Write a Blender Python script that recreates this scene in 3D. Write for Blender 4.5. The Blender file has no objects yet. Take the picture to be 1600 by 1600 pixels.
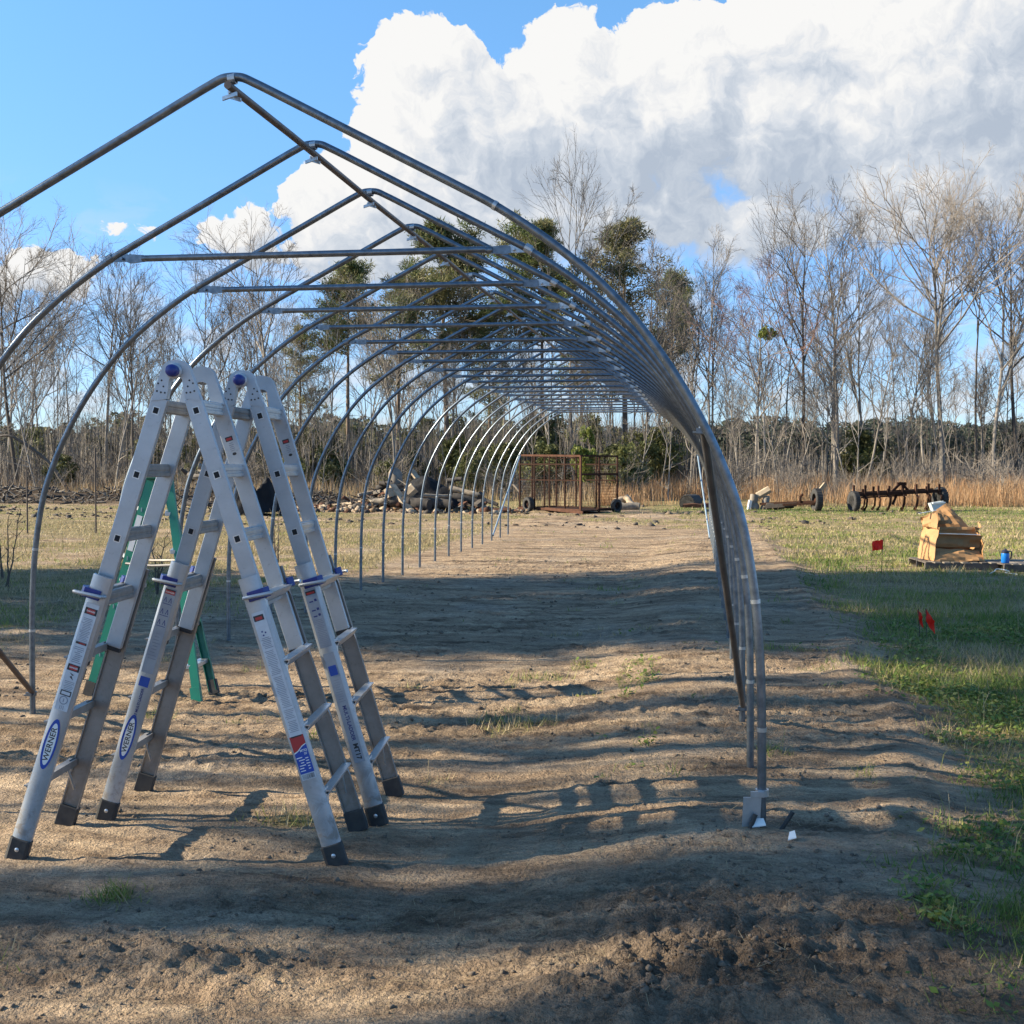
import bpy, math, random
import numpy as np
from mathutils import Vector, Matrix
R = math.radians
sc = bpy.context.scene
COL = sc.collection
rng = np.random.default_rng(7)
random.seed(7)

# ------------------------------------------------------------------ camera model (world = tunnel coordinates, +Y runs down the tunnel)
FPX, YAW, PIT, ROL, CH = 1908.0, 0.1508, 0.0408, 0.0023, 1.797
_c, _s = math.cos(YAW), math.sin(YAW)
_cp, _sp = math.cos(PIT), math.sin(PIT)
_right = Vector((_c, _s, 0)); _fwd = Vector((-_s*_cp, _c*_cp, -_sp)); _up = Vector((-_s*_sp, _c*_sp, _cp))
CR = _right*math.cos(ROL) + _up*math.sin(ROL)
CU = -_right*math.sin(ROL) + _up*math.cos(ROL)
CAMP = Vector((0, 0, CH))

def ray(px, py):
    return _fwd + CR*((px-800)/FPX) + CU*((800-py)/FPX)
def gp(px, py, z=0.0):                       # point on level z seen at a place in the photograph (used to work out where things stand)
    r = ray(px, py); t = (z-CH)/r.z
    return CAMP + r*t
def col_at(px, dist):                        # ground point in a viewing direction at a distance
    r = ray(px, 722)
    p = CAMP + r*dist
    return Vector((p.x, p.y, 0))
def azel(px, py):
    r = ray(px, py).normalized()
    return math.degrees(math.atan2(r.x, r.y)), math.degrees(math.asin(r.z))

SUN_EL = R(27.0)
SDX, SDY = 0.992, 0.125                       # direction in which shadows fall
SUNV = Vector((-SDX*math.cos(SUN_EL), -SDY*math.cos(SUN_EL), math.sin(SUN_EL))).normalized()

# ------------------------------------------------------------------ noise
def _hash(ix, iy, seed):
    h = (ix.astype(np.int64)*374761393 + iy.astype(np.int64)*668265263 + seed*974711) & 0xFFFFFFFF
    h = ((h ^ (h >> 13))*1274126177) & 0xFFFFFFFF
    h = (h ^ (h >> 16)) & 0xFFFFFFFF
    return h/4294967295.0
def vnoise(x, y, seed=0):
    x = np.asarray(x, float); y = np.asarray(y, float)
    ix = np.floor(x); iy = np.floor(y); fx = x-ix; fy = y-iy
    ux = fx*fx*fx*(fx*(fx*6-15)+10); uy = fy*fy*fy*(fy*(fy*6-15)+10)
    a = _hash(ix, iy, seed); b = _hash(ix+1, iy, seed); c = _hash(ix, iy+1, seed); d = _hash(ix+1, iy+1, seed)
    return (a*(1-ux)+b*ux)*(1-uy)+(c*(1-ux)+d*ux)*uy
def fbm(x, y, oct=4, seed=0, gain=0.5):
    t = 0; a = 1; n = 0
    for i in range(oct):
        t = t + a*(vnoise(x, y, seed+i*17)*2-1); n += a; a *= gain
        x = np.asarray(x)*2.03+11.3; y = np.asarray(y)*1.97+5.7
    return t/n
def sstep(a, b, x):
    t = np.clip((np.asarray(x, float)-a)/(b-a), 0, 1); return t*t*(3-2*t)
def gauss(x, y, cx, cy, rx, ry=None):
    ry = ry or rx
    return np.exp(-(((x-cx)/rx)**2+((y-cy)/ry)**2))

_w = col_at(632, 44.6); WOOD = (_w.x, _w.y)
EDGE = 1.45
def edge_x(y):                                # the edge between bare pad and grass on the right
    return EDGE + 0.20*fbm(np.asarray(y)*0.6, np.asarray(y)*0+3.1, 4, 5) + 0.10*sstep(9, 30, y) - 0.35*sstep(8, 5, y)
def rough_mask(x, y):
    m = gauss(x, y, 0.05, 4.35, 0.42, 0.55) + 0.9*gauss(x, y, -0.1, 3.75, 0.5, 0.35) + 0.8*gauss(x, y, -1.9, 4.05, 0.8, 0.28) + 0.6*gauss(x, y, 0.75, 4.2, 0.4, 0.5)
    return np.clip(m, 0, 1)
def H(x, y, fine=True):
    x = np.asarray(x, float); y = np.asarray(y, float)
    dist = np.sqrt(x*x+y*y)
    z = 0.13*sstep(-1.3, 0.1, x)*sstep(2.0, 4.5, y)*(1-sstep(24, 34, y))*(1-0.4*sstep(0.0, 1.3, x-edge_x(y)+0.3))
    ex = edge_x(y)
    z = z + 0.030*np.exp(-((x-ex+0.12)/0.16)**2)*(0.5+1.0*vnoise(x*2, y*2.4, 33))*sstep(4, 6, y)*(1-sstep(26, 34, y))
    z = z - 0.015*np.exp(-((x-ex-0.28)/0.22)**2)*sstep(4, 6, y)*(1-sstep(26, 34, y))
    z = z + 0.05*gauss(x, y, 0.3, 5.4, 0.45)
    calm = 1-0.8*gauss(x, y, -2.3, 5.7, 1.1, 0.75)
    z = z + 0.03*fbm(x*0.30, y*0.42, 3, 1)*calm*(0.5+0.5*sstep(3, 12, dist))
    far = sstep(45, 120, dist)
    z = z + far*0.5*fbm(x*0.02, y*0.02, 2, 9)
    # soil heaped along the left verge and the wood-chip ground behind the tunnel
    z = z + 0.75*np.exp(-((y-47.8)/1.6)**2)*sstep(-12, -17, x)*(0.75+0.5*fbm(x*0.4, y*0.3, 3, 21))
    if fine:
        near = 1-sstep(14, 40, dist)
        u = x*_c + y*_s; v = -x*_s + y*_c        # combed by the harrow from side to side
        bare = 1-0.7*sstep(0.0, 0.5, x-ex)
        a1 = fbm(u*1.5, v*4.3, 5, 31, 0.6)
        rid = 1-np.abs(fbm(u*1.5+0.3*a1, v*8.5, 3, 47))*2
        z = z + near*bare*calm*(0.017*a1 + 0.006*rid)
        tex = 0.5+1.0*sstep(-0.25, 0.3, fbm(u*0.5, v*1.3, 3, 57))
        z = z + near*bare*tex*(0.012*fbm(u*8, v*20, 3, 51, 0.62)+0.024*np.clip(fbm(x*13, y*15, 3, 53)-0.05, 0, 1)+0.006*fbm(x*38, y*42, 2, 55))
        z = z + near*(0.010*fbm(x*6, y*6, 3, 61)*bare)
        track = sstep(0.15, 0.5, fbm(u*0.35, v*0.9, 2, 71))
        z = z + near*bare*calm*track*0.006*np.sin(v*40+2.0*fbm(u*2, v*2, 2, 73))*(0.5+0.5*fbm(u*3, v*5, 2, 79))
        rm = rough_mask(x, y)
        cl = fbm(x*9, y*9, 4, 83, 0.6)
        z = z + rm*(0.075*np.clip(cl+0.1, 0, 1)+0.03*np.clip(fbm(x*23, y*23, 2, 87), -0.3, 1)+0.03)
        z = z + 0.05*gauss(x, y, -1.75, 4.78, 0.55, 0.16)
        wx, wy = WOOD
        z = z + 0.55*np.exp(-(((x-wx)/2.3)**2+((y-wy)/0.9)**2))*(0.9+0.5*fbm(x*1.5, y*1.5, 3, 95))
        back = sstep(33, 36, y)*(1-sstep(44, 47, y))*sstep(-30, -8, x)*(1-sstep(6, 10, x))
        z = z + back*0.10*np.clip(fbm(x*1.1, y*1.1, 4, 91)+0.05, 0, 1)
    return z
def hz(x, y): return float(H(np.array([x]), np.array([y]))[0])

def grass_mask(x, y):
    x = np.asarray(x, float); y = np.asarray(y, float)
    n1 = fbm(x*0.7, y*0.7, 4, 101); n2 = fbm(x*2.6, y*2.6, 3, 103)
    right = sstep(-0.15, 0.40, x-edge_x(y)+0.42*n2)*sstep(3.2, 4.8, y)*(0.82+0.75*n1)
    right = right*(1-(1-sstep(5.5, 9, y))*0.55*sstep(0.05, -0.2, fbm(x*1.1, y*1.1, 3, 109)))
    right = right*(1-0.75*gauss(x, y, 4.6, 20.5, 2.6, 2.4)*sstep(-0.3, 0.3, n2))
    left = sstep(-6.0, -7.2, x+0.7*n1)*sstep(9, 12, y)*(0.62+0.8*n1)
    lm = sstep(-4.9, -5.8, x+0.5*n1)*sstep(12, 16, y)*(0.55+0.9*n1)
    back = sstep(31, 34, y)*sstep(0.0, 0.35, n1+0.05)*0.55
    strip = np.exp(-((y-46.0)/2.4)**2)*sstep(-3, 0, x)*1.3
    pad = 0.45*sstep(0.42, 0.6, fbm(x*2.1, y*2.1, 4, 107))*sstep(5, 8, y)
    weeds = 0.75*gauss(x, y, 0.93, 4.45, 0.12, 0.45)*(0.6+1.2*n2) + 0.7*gauss(x, y, 1.75, 4.6, 0.2, 0.4)+0.9*gauss(x, y, -2.35, 4.62, 0.09, 0.09)+0.8*gauss(x, y, -2.0, 5.8, 0.16, 0.1)+0.7*gauss(x, y, -2.6, 3.85, 0.14, 0.12)
    m = np.maximum.reduce([right, left, lm, back, strip, pad, weeds])
    bank = sstep(44.5, 46.5, y)*(1-sstep(50, 51, y))*sstep(-12, -16, x)
    m = m*(1-0.9*bank)*(1-0.8*gauss(x, y, WOOD[0], WOOD[1]-0.5, 4.5, 2.2))
    return np.clip(m, 0, 1.2)

# ------------------------------------------------------------------ object helpers
def link(o, parent=None):
    COL.objects.link(o)
    if parent is not None: o.parent = parent
    return o
def tag(o, label=None, cat=None, group=None, kind=None):
    if label: o['label'] = label
    if cat: o['category'] = cat
    if group: o['group'] = group
    if kind: o['kind'] = kind
    return o
def thing(name, label, cat, loc=(0, 0, 0), rz=0.0, group=None):
    o = bpy.data.objects.new(name, None); o.empty_display_size = 0.2
    o.location = loc; o.rotation_euler = (0, 0, rz)
    link(o); return tag(o, label, cat, group)
def copy_tree(o, parent=None):
    c = o.copy(); COL.objects.link(c); c.parent = parent
    for ch in list(o.children): copy_tree(ch, c)
    return c

class MB:
    def __init__(s, off=(0, 0, 0)):
        s.v = []; s.f = []; s.m = []; s.off = Vector(off)
    def quad(s, a, b, c, d, mi=0):
        n = len(s.v); s.v += [tuple(a), tuple(b), tuple(c), tuple(d)]; s.f.append((n, n+1, n+2, n+3)); s.m.append(mi)
    def poly(s, pts, mi=0):
        n = len(s.v); s.v += [tuple(p) for p in pts]; s.f.append(tuple(range(n, n+len(pts)))); s.m.append(mi)
    def box(s, c, ax, ay, az, mi=0):          # half-extent vectors
        c, ax, ay, az = map(Vector, (c, ax, ay, az)); n = len(s.v)
        for i in (-1, 1):
            for j in (-1, 1):
                for k in (-1, 1): s.v.append(tuple(c+ax*i+ay*j+az*k))
        for q in ((0, 1, 3, 2), (4, 6, 7, 5), (0, 4, 5, 1), (2, 3, 7, 6), (0, 2, 6, 4), (1, 5, 7, 3)):
            s.f.append(tuple(n+i for i in q)); s.m.append(mi)
    def bar(s, a, b, w, t, side=(0, 0, 1), mi=0):   # rectangular bar a->b, width w along side, thickness t
        a, b = Vector(a), Vector(b); d = (b-a); L = d.length; d.normalize()
        sd = Vector(side); sd = (sd-d*sd.dot(d)).normalized(); n = d.cross(sd)
        s.box((a+b)/2, d*(L/2), sd*(w/2), n*(t/2), mi)
    def tube(s, path, r, k=8, cap=True, mi=0, ref=None):
        P = [Vector(p) for p in path]; n0 = len(s.v); m = len(P)
        rr = r if hasattr(r, '__len__') else [r]*m
        T = []
        for i in range(m):
            t = P[min(i+1, m-1)]-P[max(i-1, 0)]; T.append(t.normalized() if t.length > 1e-9 else Vector((0, 0, 1)))
        u = T[0].orthogonal().normalized() if ref is None else (Vector(ref)-T[0]*Vector(ref).dot(T[0])).normalized()
        for i in range(m):
            u = (u-T[i]*u.dot(T[i])).normalized(); w = T[i].cross(u)
            for j in range(k):
                a = 2*math.pi*j/k
                s.v.append(tuple(P[i]+(u*math.cos(a)+w*math.sin(a))*rr[i]))
        for i in range(m-1):
            for j in range(k):
                a = n0+i*k+j; b = n0+i*k+(j+1) % k
                s.f.append((a, b, b+k, a+k)); s.m.append(mi)
        if cap:
            s.f.append(tuple(n0+j for j in reversed(range(k)))); s.m.append(mi)
            s.f.append(tuple(n0+(m-1)*k+j for j in range(k))); s.m.append(mi)
    def prism(s, prof, o, X, Y, Z, mi=0):      # 2D outline in (X, Y) at o, extruded along Z (full vector)
        o, X, Y, Z = map(Vector, (o, X, Y, Z)); n = len(s.v); k = len(prof)
        for e in (0, 1):
            for (a, b) in prof: s.v.append(tuple(o+X*a+Y*b+Z*e))
        s.f.append(tuple(n+i for i in reversed(range(k)))); s.m.append(mi)
        s.f.append(tuple(n+k+i for i in range(k))); s.m.append(mi)
        for i in range(k):
            j = (i+1) % k; s.f.append((n+i, n+j, n+k+j, n+k+i)); s.m.append(mi)
    def ring(s, c, ax, r0, r1, w, k=20, mi=0):  # washer / tyre-like annulus with square section
        c, ax = Vector(c), Vector(ax).normalized(); u = ax.orthogonal().normalized(); v = ax.cross(u); n = len(s.v)
        for j in range(k):
            a = 2*math.pi*j/k; d = u*math.cos(a)+v*math.sin(a)
            for (r, h) in ((r0, -w/2), (r1, -w/2), (r1, w/2), (r0, w/2)): s.v.append(tuple(c+d*r+ax*h))
        for j in range(k):
            a = n+4*j; b = n+4*((j+1) % k)
            for q in range(4):
                p = (q+1) % 4; s.f.append((a+q, b+q, b+p, a+p)); s.m.append(mi)
    def lathe(s, prof, c, ax, k=20, mi=0):      # prof: list of (radius, height) along ax
        c, ax = Vector(c), Vector(ax).normalized(); u = ax.orthogonal().normalized(); v = ax.cross(u); n = len(s.v)
        for (r, h) in prof:
            for j in range(k):
                a = 2*math.pi*j/k; s.v.append(tuple(c+ax*h+(u*math.cos(a)+v*math.sin(a))*r))
        for i in range(len(prof)-1):
            for j in range(k):
                a = n+i*k+j; b = n+i*k+(j+1) % k; s.f.append((a, b, b+k, a+k)); s.m.append(mi)
        if prof[0][0] > 1e-4: s.f.append(tuple(n+j for j in reversed(range(k)))); s.m.append(mi)
        if prof[-1][0] > 1e-4: s.f.append(tuple(n+(len(prof)-1)*k+j for j in range(k))); s.m.append(mi)
    def mesh(s, name, mats, smooth=False):
        me = bpy.data.meshes.new(name)
        o = s.off
        me.from_pydata([(p[0]-o.x, p[1]-o.y, p[2]-o.z) for p in s.v], [], s.f)
        for m in (mats if isinstance(mats, (list, tuple)) else [mats]): me.materials.append(m)
        if any(s.m): me.polygons.foreach_set('material_index', s.m)
        if smooth:
            me.polygons.foreach_set('use_smooth', [True]*len(s.f))
            try: me.set_sharp_from_angle(angle=R(42))
            except Exception: pass
        me.update(); return me
    def build(s, name, mats, parent=None, smooth=False, bevel=0.0):
        o = bpy.data.objects.new(name, s.mesh(name, mats, smooth)); link(o, parent)
        if bevel:
            b = o.modifiers.new('bevel', 'BEVEL'); b.width = bevel; b.segments = 2; b.limit_method = 'ANGLE'; b.angle_limit = R(40)
        return o

def np_mesh(name, V, faces, mats, mi=None, smooth=False, attrs=None):
    me = bpy.data.meshes.new(name)
    V = np.asarray(V, np.float32); F = np.asarray(faces, np.int32); n, k = F.shape
    me.vertices.add(len(V)); me.vertices.foreach_set('co', V.ravel())
    me.loops.add(n*k); me.loops.foreach_set('vertex_index', F.ravel())
    me.polygons.add(n); me.polygons.foreach_set('loop_start', np.arange(0, n*k, k, dtype=np.int32))
    try: me.polygons.foreach_set('loop_total', np.full(n, k, np.int32))
    except Exception: pass
    for m in mats: me.materials.append(m)
    if mi is not None: me.polygons.foreach_set('material_index', np.asarray(mi, np.int32))
    if smooth: me.polygons.foreach_set('use_smooth', np.ones(n, bool))
    for an, arr in (attrs or {}).items():
        at = me.attributes.new(an, 'FLOAT', 'POINT'); at.data.foreach_set('value', np.asarray(arr, np.float32))
    me.update(); me.validate()
    return me

# ------------------------------------------------------------------ materials
class NT:
    def __init__(s, tree): s.t = tree; s.n = tree.nodes; s.l = tree.links
    def node(s, typ, **kw):
        n = s.n.new(typ)
        for k, v in kw.items(): setattr(n, k, v)
        return n
    def put(s, sock, val):
        if isinstance(val, bpy.types.NodeSocket): s.l.new(val, sock)
        elif val is not None:
            sock.default_value = val
    def math(s, op, a, b=None, c=None, clamp=False):
        n = s.node('ShaderNodeMath', operation=op, use_clamp=clamp)
        s.put(n.inputs[0], a)
        if b is not None: s.put(n.inputs[1], b)
        if c is not None: s.put(n.inputs[2], c)
        return n.outputs[0]
    def vmath(s, op, a, b=None):
        n = s.node('ShaderNodeVectorMath', operation=op); s.put(n.inputs[0], a)
        if b is not None: s.put(n.inputs[1], b)
        return n
    def noise(s, vec, scale, detail=4, rough=0.55, dist=0.0):
        n = s.node('ShaderNodeTexNoise'); s.put(n.inputs['Vector'], vec)
        n.inputs['Scale'].default_value = scale; n.inputs['Detail'].default_value = detail
        n.inputs['Roughness'].default_value = rough; n.inputs['Distortion'].default_value = dist
        return n.outputs['Fac']
    def noise2(s, vec, scale, detail=4, rough=0.55, dist=0.0):
        n = s.node('ShaderNodeTexNoise', noise_dimensions='2D'); s.put(n.inputs['Vector'], vec)
        n.inputs['Scale'].default_value = scale; n.inputs['Detail'].default_value = detail
        n.inputs['Roughness'].default_value = rough; n.inputs['Distortion'].default_value = dist
        return n.outputs['Fac']
    def ramp(s, fac, stops, interp='LINEAR'):
        n = s.node('ShaderNodeValToRGB'); s.put(n.inputs[0], fac); cr = n.color_ramp; cr.interpolation = interp
        while len(cr.elements) > 1: cr.elements.remove(cr.elements[-1])
        for i, (p, c) in enumerate(stops):
            e = cr.elements[0] if i == 0 else cr.elements.new(p)
            e.position = p; e.color = (c, c, c, 1) if not hasattr(c, '__len__') else (*c[:3], 1)
        return n.outputs[0]
    def mix(s, fac, a, b, blend='MIX'):
        n = s.node('ShaderNodeMix', data_type='RGBA', blend_type=blend)
        s.put(n.inputs[0], fac)
        for i, v in ((6, a), (7, b)):
            if hasattr(v, '__len__') and not isinstance(v, bpy.types.NodeSocket): v = (*v[:3], 1)
            s.put(n.inputs[i], v)
        return n.outputs[2]
    def smooth(s, a, b, x):
        n = s.node('ShaderNodeMapRange', interpolation_type='SMOOTHSTEP'); s.put(n.inputs[0], x)
        s.put(n.inputs[1], a); s.put(n.inputs[2], b); n.inputs[3].default_value = 0; n.inputs[4].default_value = 1
        return n.outputs[0]

def newmat(name):
    m = bpy.data.materials.new(name); m.use_nodes = True; m.node_tree.nodes.clear()
    t = NT(m.node_tree); out = t.node('ShaderNodeOutputMaterial'); b = t.node('ShaderNodeBsdfPrincipled')
    t.l.new(b.outputs[0], out.inputs[0])
    return m, t, b
def setb(t, b, color=None, rough=None, metal=None, normal=None, spec=None, coat=None):
    if color is not None: t.put(b.inputs['Base Color'], (*color[:3], 1) if not isinstance(color, bpy.types.NodeSocket) else color)
    if rough is not None: t.put(b.inputs['Roughness'], rough)
    if metal is not None: t.put(b.inputs['Metallic'], metal)
    if normal is not None: t.put(b.inputs['Normal'], normal)
    if spec is not None: t.put(b.inputs['Specular IOR Level'], spec)
    if coat is not None: t.put(b.inputs['Coat Weight'], coat)
def bump(t, h, strength=0.3, dist=0.01):
    n = t.node('ShaderNodeBump'); n.inputs['Strength'].default_value = strength; n.inputs['Distance'].default_value = dist
    t.put(n.inputs['Height'], h); return n.outputs[0]
def mat(name, c1, c2=None, rough=0.6, metal=0.0, scale=8.0, detail=5, bumpk=0.0, bumpd=0.005, spec=None, stretch=None, lo=0.35, hi=0.68, objrand=0.0, rough2=None):
    """colour varied by noise between c1 and c2, optionally tinted per object"""
    m, t, b = newmat(name)
    tc = t.node('ShaderNodeTexCoord'); vec = tc.outputs['Object']
    if stretch:
        mp = t.node('ShaderNodeMapping'); t.put(mp.inputs[0], vec); mp.inputs['Scale'].default_value = stretch; vec = mp.outputs[0]
    c2 = c2 or tuple(min(1, x*0.8) for x in c1)
    n = t.noise(vec, scale, detail, 0.6)
    col = t.ramp(n, [(lo, c1), (hi, c2)])
    if objrand:
        oi = t.node('ShaderNodeObjectInfo')
        k = t.math('MULTIPLY_ADD', oi.outputs['Random'], objrand*2, 1-objrand)
        hs = t.node('ShaderNodeHueSaturation'); t.put(hs.inputs['Value'], k); t.put(hs.inputs['Color'], col); col = hs.outputs[0]
    nm = bump(t, t.noise(vec, scale*4, 4), bumpk, bumpd) if bumpk else None
    rr = rough if rough2 is None else t.math('MULTIPLY_ADD', n, rough2-rough, rough)
    setb(t, b, col, rr, metal, nm, spec)
    return m
def leafmat(name, c1, c2, trans=0.25, objrand=0.12, scale=0.6, rough=0.6):
    m, t, b = newmat(name)
    tc = t.node('ShaderNodeTexCoord'); n = t.noise(tc.outputs['Object'], scale, 3)
    col = t.ramp(n, [(0.32, c1), (0.68, c2)])
    oi = t.node('ShaderNodeObjectInfo'); k = t.math('MULTIPLY_ADD', oi.outputs['Random'], objrand*2, 1-objrand)
    hs = t.node('ShaderNodeHueSaturation'); t.put(hs.inputs['Value'], k); t.put(hs.inputs['Color'], col); col = hs.outputs[0]
    setb(t, b, col, rough, 0, spec=0.25)
    tr = t.node('ShaderNodeBsdfTranslucent'); t.put(tr.inputs[0], col)
    mx = t.node('ShaderNodeMixShader'); mx.inputs[0].default_value = trans
    t.l.new(b.outputs[0], mx.inputs[1]); t.l.new(tr.outputs[0], mx.inputs[2])
    out = [n for n in t.n if n.type == 'OUTPUT_MATERIAL'][0]; t.l.new(mx.outputs[0], out.inputs[0])
    return m

M = {}
M['galv'] = mat('galvanised steel', (0.20, 0.232, 0.268), (0.11, 0.13, 0.152), 0.28, 0.88, 22, 7, 0.05, 0.002, rough2=0.46)
M['galv_old'] = mat('dull brown steel pipe', (0.15, 0.115, 0.10), (0.09, 0.072, 0.065), 0.5, 0.5, 9, 6, 0.05, 0.002)
M['galv_dark'] = mat('dark weathered pipe', (0.13, 0.122, 0.118), (0.075, 0.07, 0.068), 0.5, 0.4, 9, 6, 0.05, 0.002)
M['zinc'] = mat('bright zinc', (0.50, 0.53, 0.55), (0.36, 0.39, 0.41), 0.35, 0.8, 40)
M['alu'] = mat('mill aluminium', (0.47, 0.50, 0.53), (0.33, 0.35, 0.37), 0.40, 0.62, 3.5, 8, 0.03, 0.001, rough2=0.6)
M['alu_dirty'] = mat('scuffed aluminium', (0.34, 0.32, 0.30), (0.22, 0.205, 0.19), 0.5, 0.5, 9, 7, 0.05, 0.001, rough2=0.65)
M['alu_bright'] = mat('bright aluminium', (0.62, 0.64, 0.66), (0.50, 0.52, 0.54), 0.32, 0.75, 20)
M['rubber'] = mat('black rubber', (0.022, 0.022, 0.024), (0.05, 0.047, 0.043), 0.75, 0, 16, bumpk=0.1)
M['blueplastic'] = mat('dark blue plastic', (0.012, 0.025, 0.16), (0.016, 0.032, 0.20), 0.38, 0, 20)
M['hole'] = mat('dark hollow', (0.008, 0.008, 0.01), (0.012, 0.012, 0.012), 0.8)
M['sticker'] = mat('white sticker', (0.56, 0.58, 0.60), (0.47, 0.49, 0.52), 0.45, 0, 30)
M['sticker_grey'] = mat('grey worn sticker', (0.33, 0.36, 0.40), (0.25, 0.28, 0.33), 0.5, 0, 12)
M['ink'] = mat('black ink', (0.02, 0.02, 0.025), (0.03, 0.03, 0.03), 0.5)
M['ink_grey'] = mat('grey print', (0.20, 0.22, 0.26), (0.28, 0.30, 0.34), 0.5)
M['ink_red'] = mat('red print', (0.42, 0.03, 0.03), (0.36, 0.03, 0.03), 0.45)
M['ink_blue'] = mat('blue print', (0.012, 0.06, 0.34), (0.015, 0.07, 0.36), 0.4)
M['ink_navy'] = mat('navy print', (0.02, 0.035, 0.16), (0.03, 0.04, 0.18), 0.45)
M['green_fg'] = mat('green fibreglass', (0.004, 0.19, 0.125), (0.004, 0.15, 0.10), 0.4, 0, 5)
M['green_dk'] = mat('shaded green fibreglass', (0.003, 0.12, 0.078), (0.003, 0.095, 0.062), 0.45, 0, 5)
M['rust'] = mat('rusty steel', (0.040, 0.018, 0.012), (0.022, 0.012, 0.009), 0.9, 0.0, 7, 6, 0.2, 0.004, spec=0.15)
M['rust_lt'] = mat('pale flaking rust', (0.105, 0.050, 0.032), (0.06, 0.03, 0.021), 0.9, 0.0, 6, 6, 0.2, 0.004, spec=0.15)
M['tyre'] = mat('tyre rubber', (0.018, 0.018, 0.02), (0.045, 0.042, 0.04), 0.85, 0, 9, bumpk=0.2)
M['cardboard'] = mat('brown cardboard', (0.40, 0.215, 0.09), (0.31, 0.165, 0.07), 0.8, 0, 5, 5, 0.05, 0.003)
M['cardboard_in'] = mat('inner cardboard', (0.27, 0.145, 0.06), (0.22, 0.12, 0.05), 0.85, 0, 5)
M['paper'] = mat('white paper', (0.78, 0.78, 0.76), (0.66, 0.66, 0.64), 0.7)
M['wood_grey'] = mat('weathered wood', (0.25, 0.21, 0.17), (0.12, 0.10, 0.08), 0.85, 0, 6, 6, 0.25, 0.004, stretch=(1, 1, 0.2))
M['wood_dark'] = mat('dark pallet wood', (0.11, 0.09, 0.075), (0.06, 0.05, 0.042), 0.85, 0, 6, 6, 0.2, 0.004)
M['wood_pale'] = mat('pale split wood', (0.40, 0.315, 0.22), (0.22, 0.165, 0.115), 0.8, 0, 6, 6, 0.2, 0.004)
M['wood_char'] = mat('dark bark wood', (0.030, 0.026, 0.024), (0.075, 0.06, 0.05), 0.85, 0, 5, 6, 0.3, 0.008)
M['tarp'] = mat('black tarpaulin', (0.006, 0.006, 0.008), (0.012, 0.012, 0.014), 0.7, 0, 4, 5, 0.6, 0.03, spec=0.2)

M['wire'] = mat('dark wire', (0.08, 0.06, 0.05), (0.05, 0.04, 0.035), 0.6, 0.3)
M['jug'] = mat('blue plastic jug', (0.01, 0.16, 0.52), (0.01, 0.13, 0.45), 0.3)
M['jug_lid'] = mat('dark navy lid', (0.015, 0.018, 0.035), (0.02, 0.022, 0.04), 0.4)
M['whiteplastic'] = mat('grey white plastic', (0.50, 0.52, 0.50), (0.40, 0.42, 0.40), 0.5)
M['bark'] = mat('grey bark', (0.25, 0.22, 0.19), (0.13, 0.114, 0.10), 0.9, 0, 1.2, 6, 0.4, 0.03, stretch=(1, 1, 0.25), objrand=0.28)
M['bark_dk'] = mat('dark brown bark', (0.10, 0.082, 0.068), (0.06, 0.05, 0.042), 0.9, 0, 1.4, 6, 0.4, 0.03, stretch=(1, 1, 0.25), objrand=0.2)
M['bark_pine'] = mat('pine bark', (0.19, 0.135, 0.10), (0.10, 0.075, 0.06), 0.9, 0, 1.6, 6, 0.5, 0.03, stretch=(1, 1, 0.35), objrand=0.15)
M['twig'] = mat('grey brown twigs', (0.21, 0.178, 0.15), (0.135, 0.115, 0.098), 0.9, 0, 0.5, 3, objrand=0.3)
M['twig_red'] = mat('reddish budding twigs', (0.26, 0.15, 0.125), (0.19, 0.12, 0.10), 0.9, 0, 0.5, 3, objrand=0.15)
M['needles'] = leafmat('pine needles', (0.075, 0.11, 0.036), (0.145, 0.165, 0.06), 0.3, 0.15, 0.5)
M['needles_ol'] = leafmat('olive pine needles', (0.14, 0.14, 0.06), (0.20, 0.18, 0.09), 0.3, 0.15, 0.5)
M['leaf_gr'] = leafmat('evergreen shrub leaves', (0.085, 0.10, 0.035), (0.155, 0.150, 0.06), 0.25, 0.3, 0.8)
M['leaf_yl'] = leafmat('yellow green leaves', (0.15, 0.19, 0.04), (0.21, 0.23, 0.06), 0.3, 0.2, 0.8)
M['leaf_br'] = leafmat('dead brown leaves', (0.20, 0.13, 0.075), (0.28, 0.19, 0.11), 0.2, 0.3, 0.8)
M['far_green'] = leafmat('far evergreen foliage', (0.058, 0.075, 0.058), (0.085, 0.098, 0.074), 0.45, 0.1, 0.05, 0.95)
M['flag'] = leafmat('red vinyl flag', (0.92, 0.055, 0.03), (0.85, 0.045, 0.025), 0.5, 0.0, 3, 0.4)
M['far_brown'] = leafmat('far bare woods', (0.13, 0.115, 0.10), (0.17, 0.15, 0.13), 0.45, 0.1, 0.05, 0.95)
M['g_green'] = leafmat('green grass', (0.125, 0.185, 0.034), (0.18, 0.235, 0.052), 0.3, 0.0, 1.2)
M['g_yell'] = leafmat('yellow green grass', (0.23, 0.24, 0.06), (0.30, 0.29, 0.09), 0.3, 0.0, 1.2)
M['g_dry'] = leafmat('dry straw grass', (0.33, 0.25, 0.14), (0.44, 0.35, 0.21), 0.25, 0.0, 1.2)
M['g_dark'] = leafmat('dark green weed', (0.055, 0.11, 0.022), (0.09, 0.15, 0.036), 0.3, 0.0, 1.2)
M['sedge'] = leafmat('orange broomsedge', (0.33, 0.175, 0.08), (0.43, 0.27, 0.15), 0.25, 0.0, 0.5)
M['sedge_pale'] = leafmat('pale tan broomsedge', (0.40, 0.27, 0.155), (0.33, 0.22, 0.13), 0.25, 0.0, 0.5)
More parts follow.
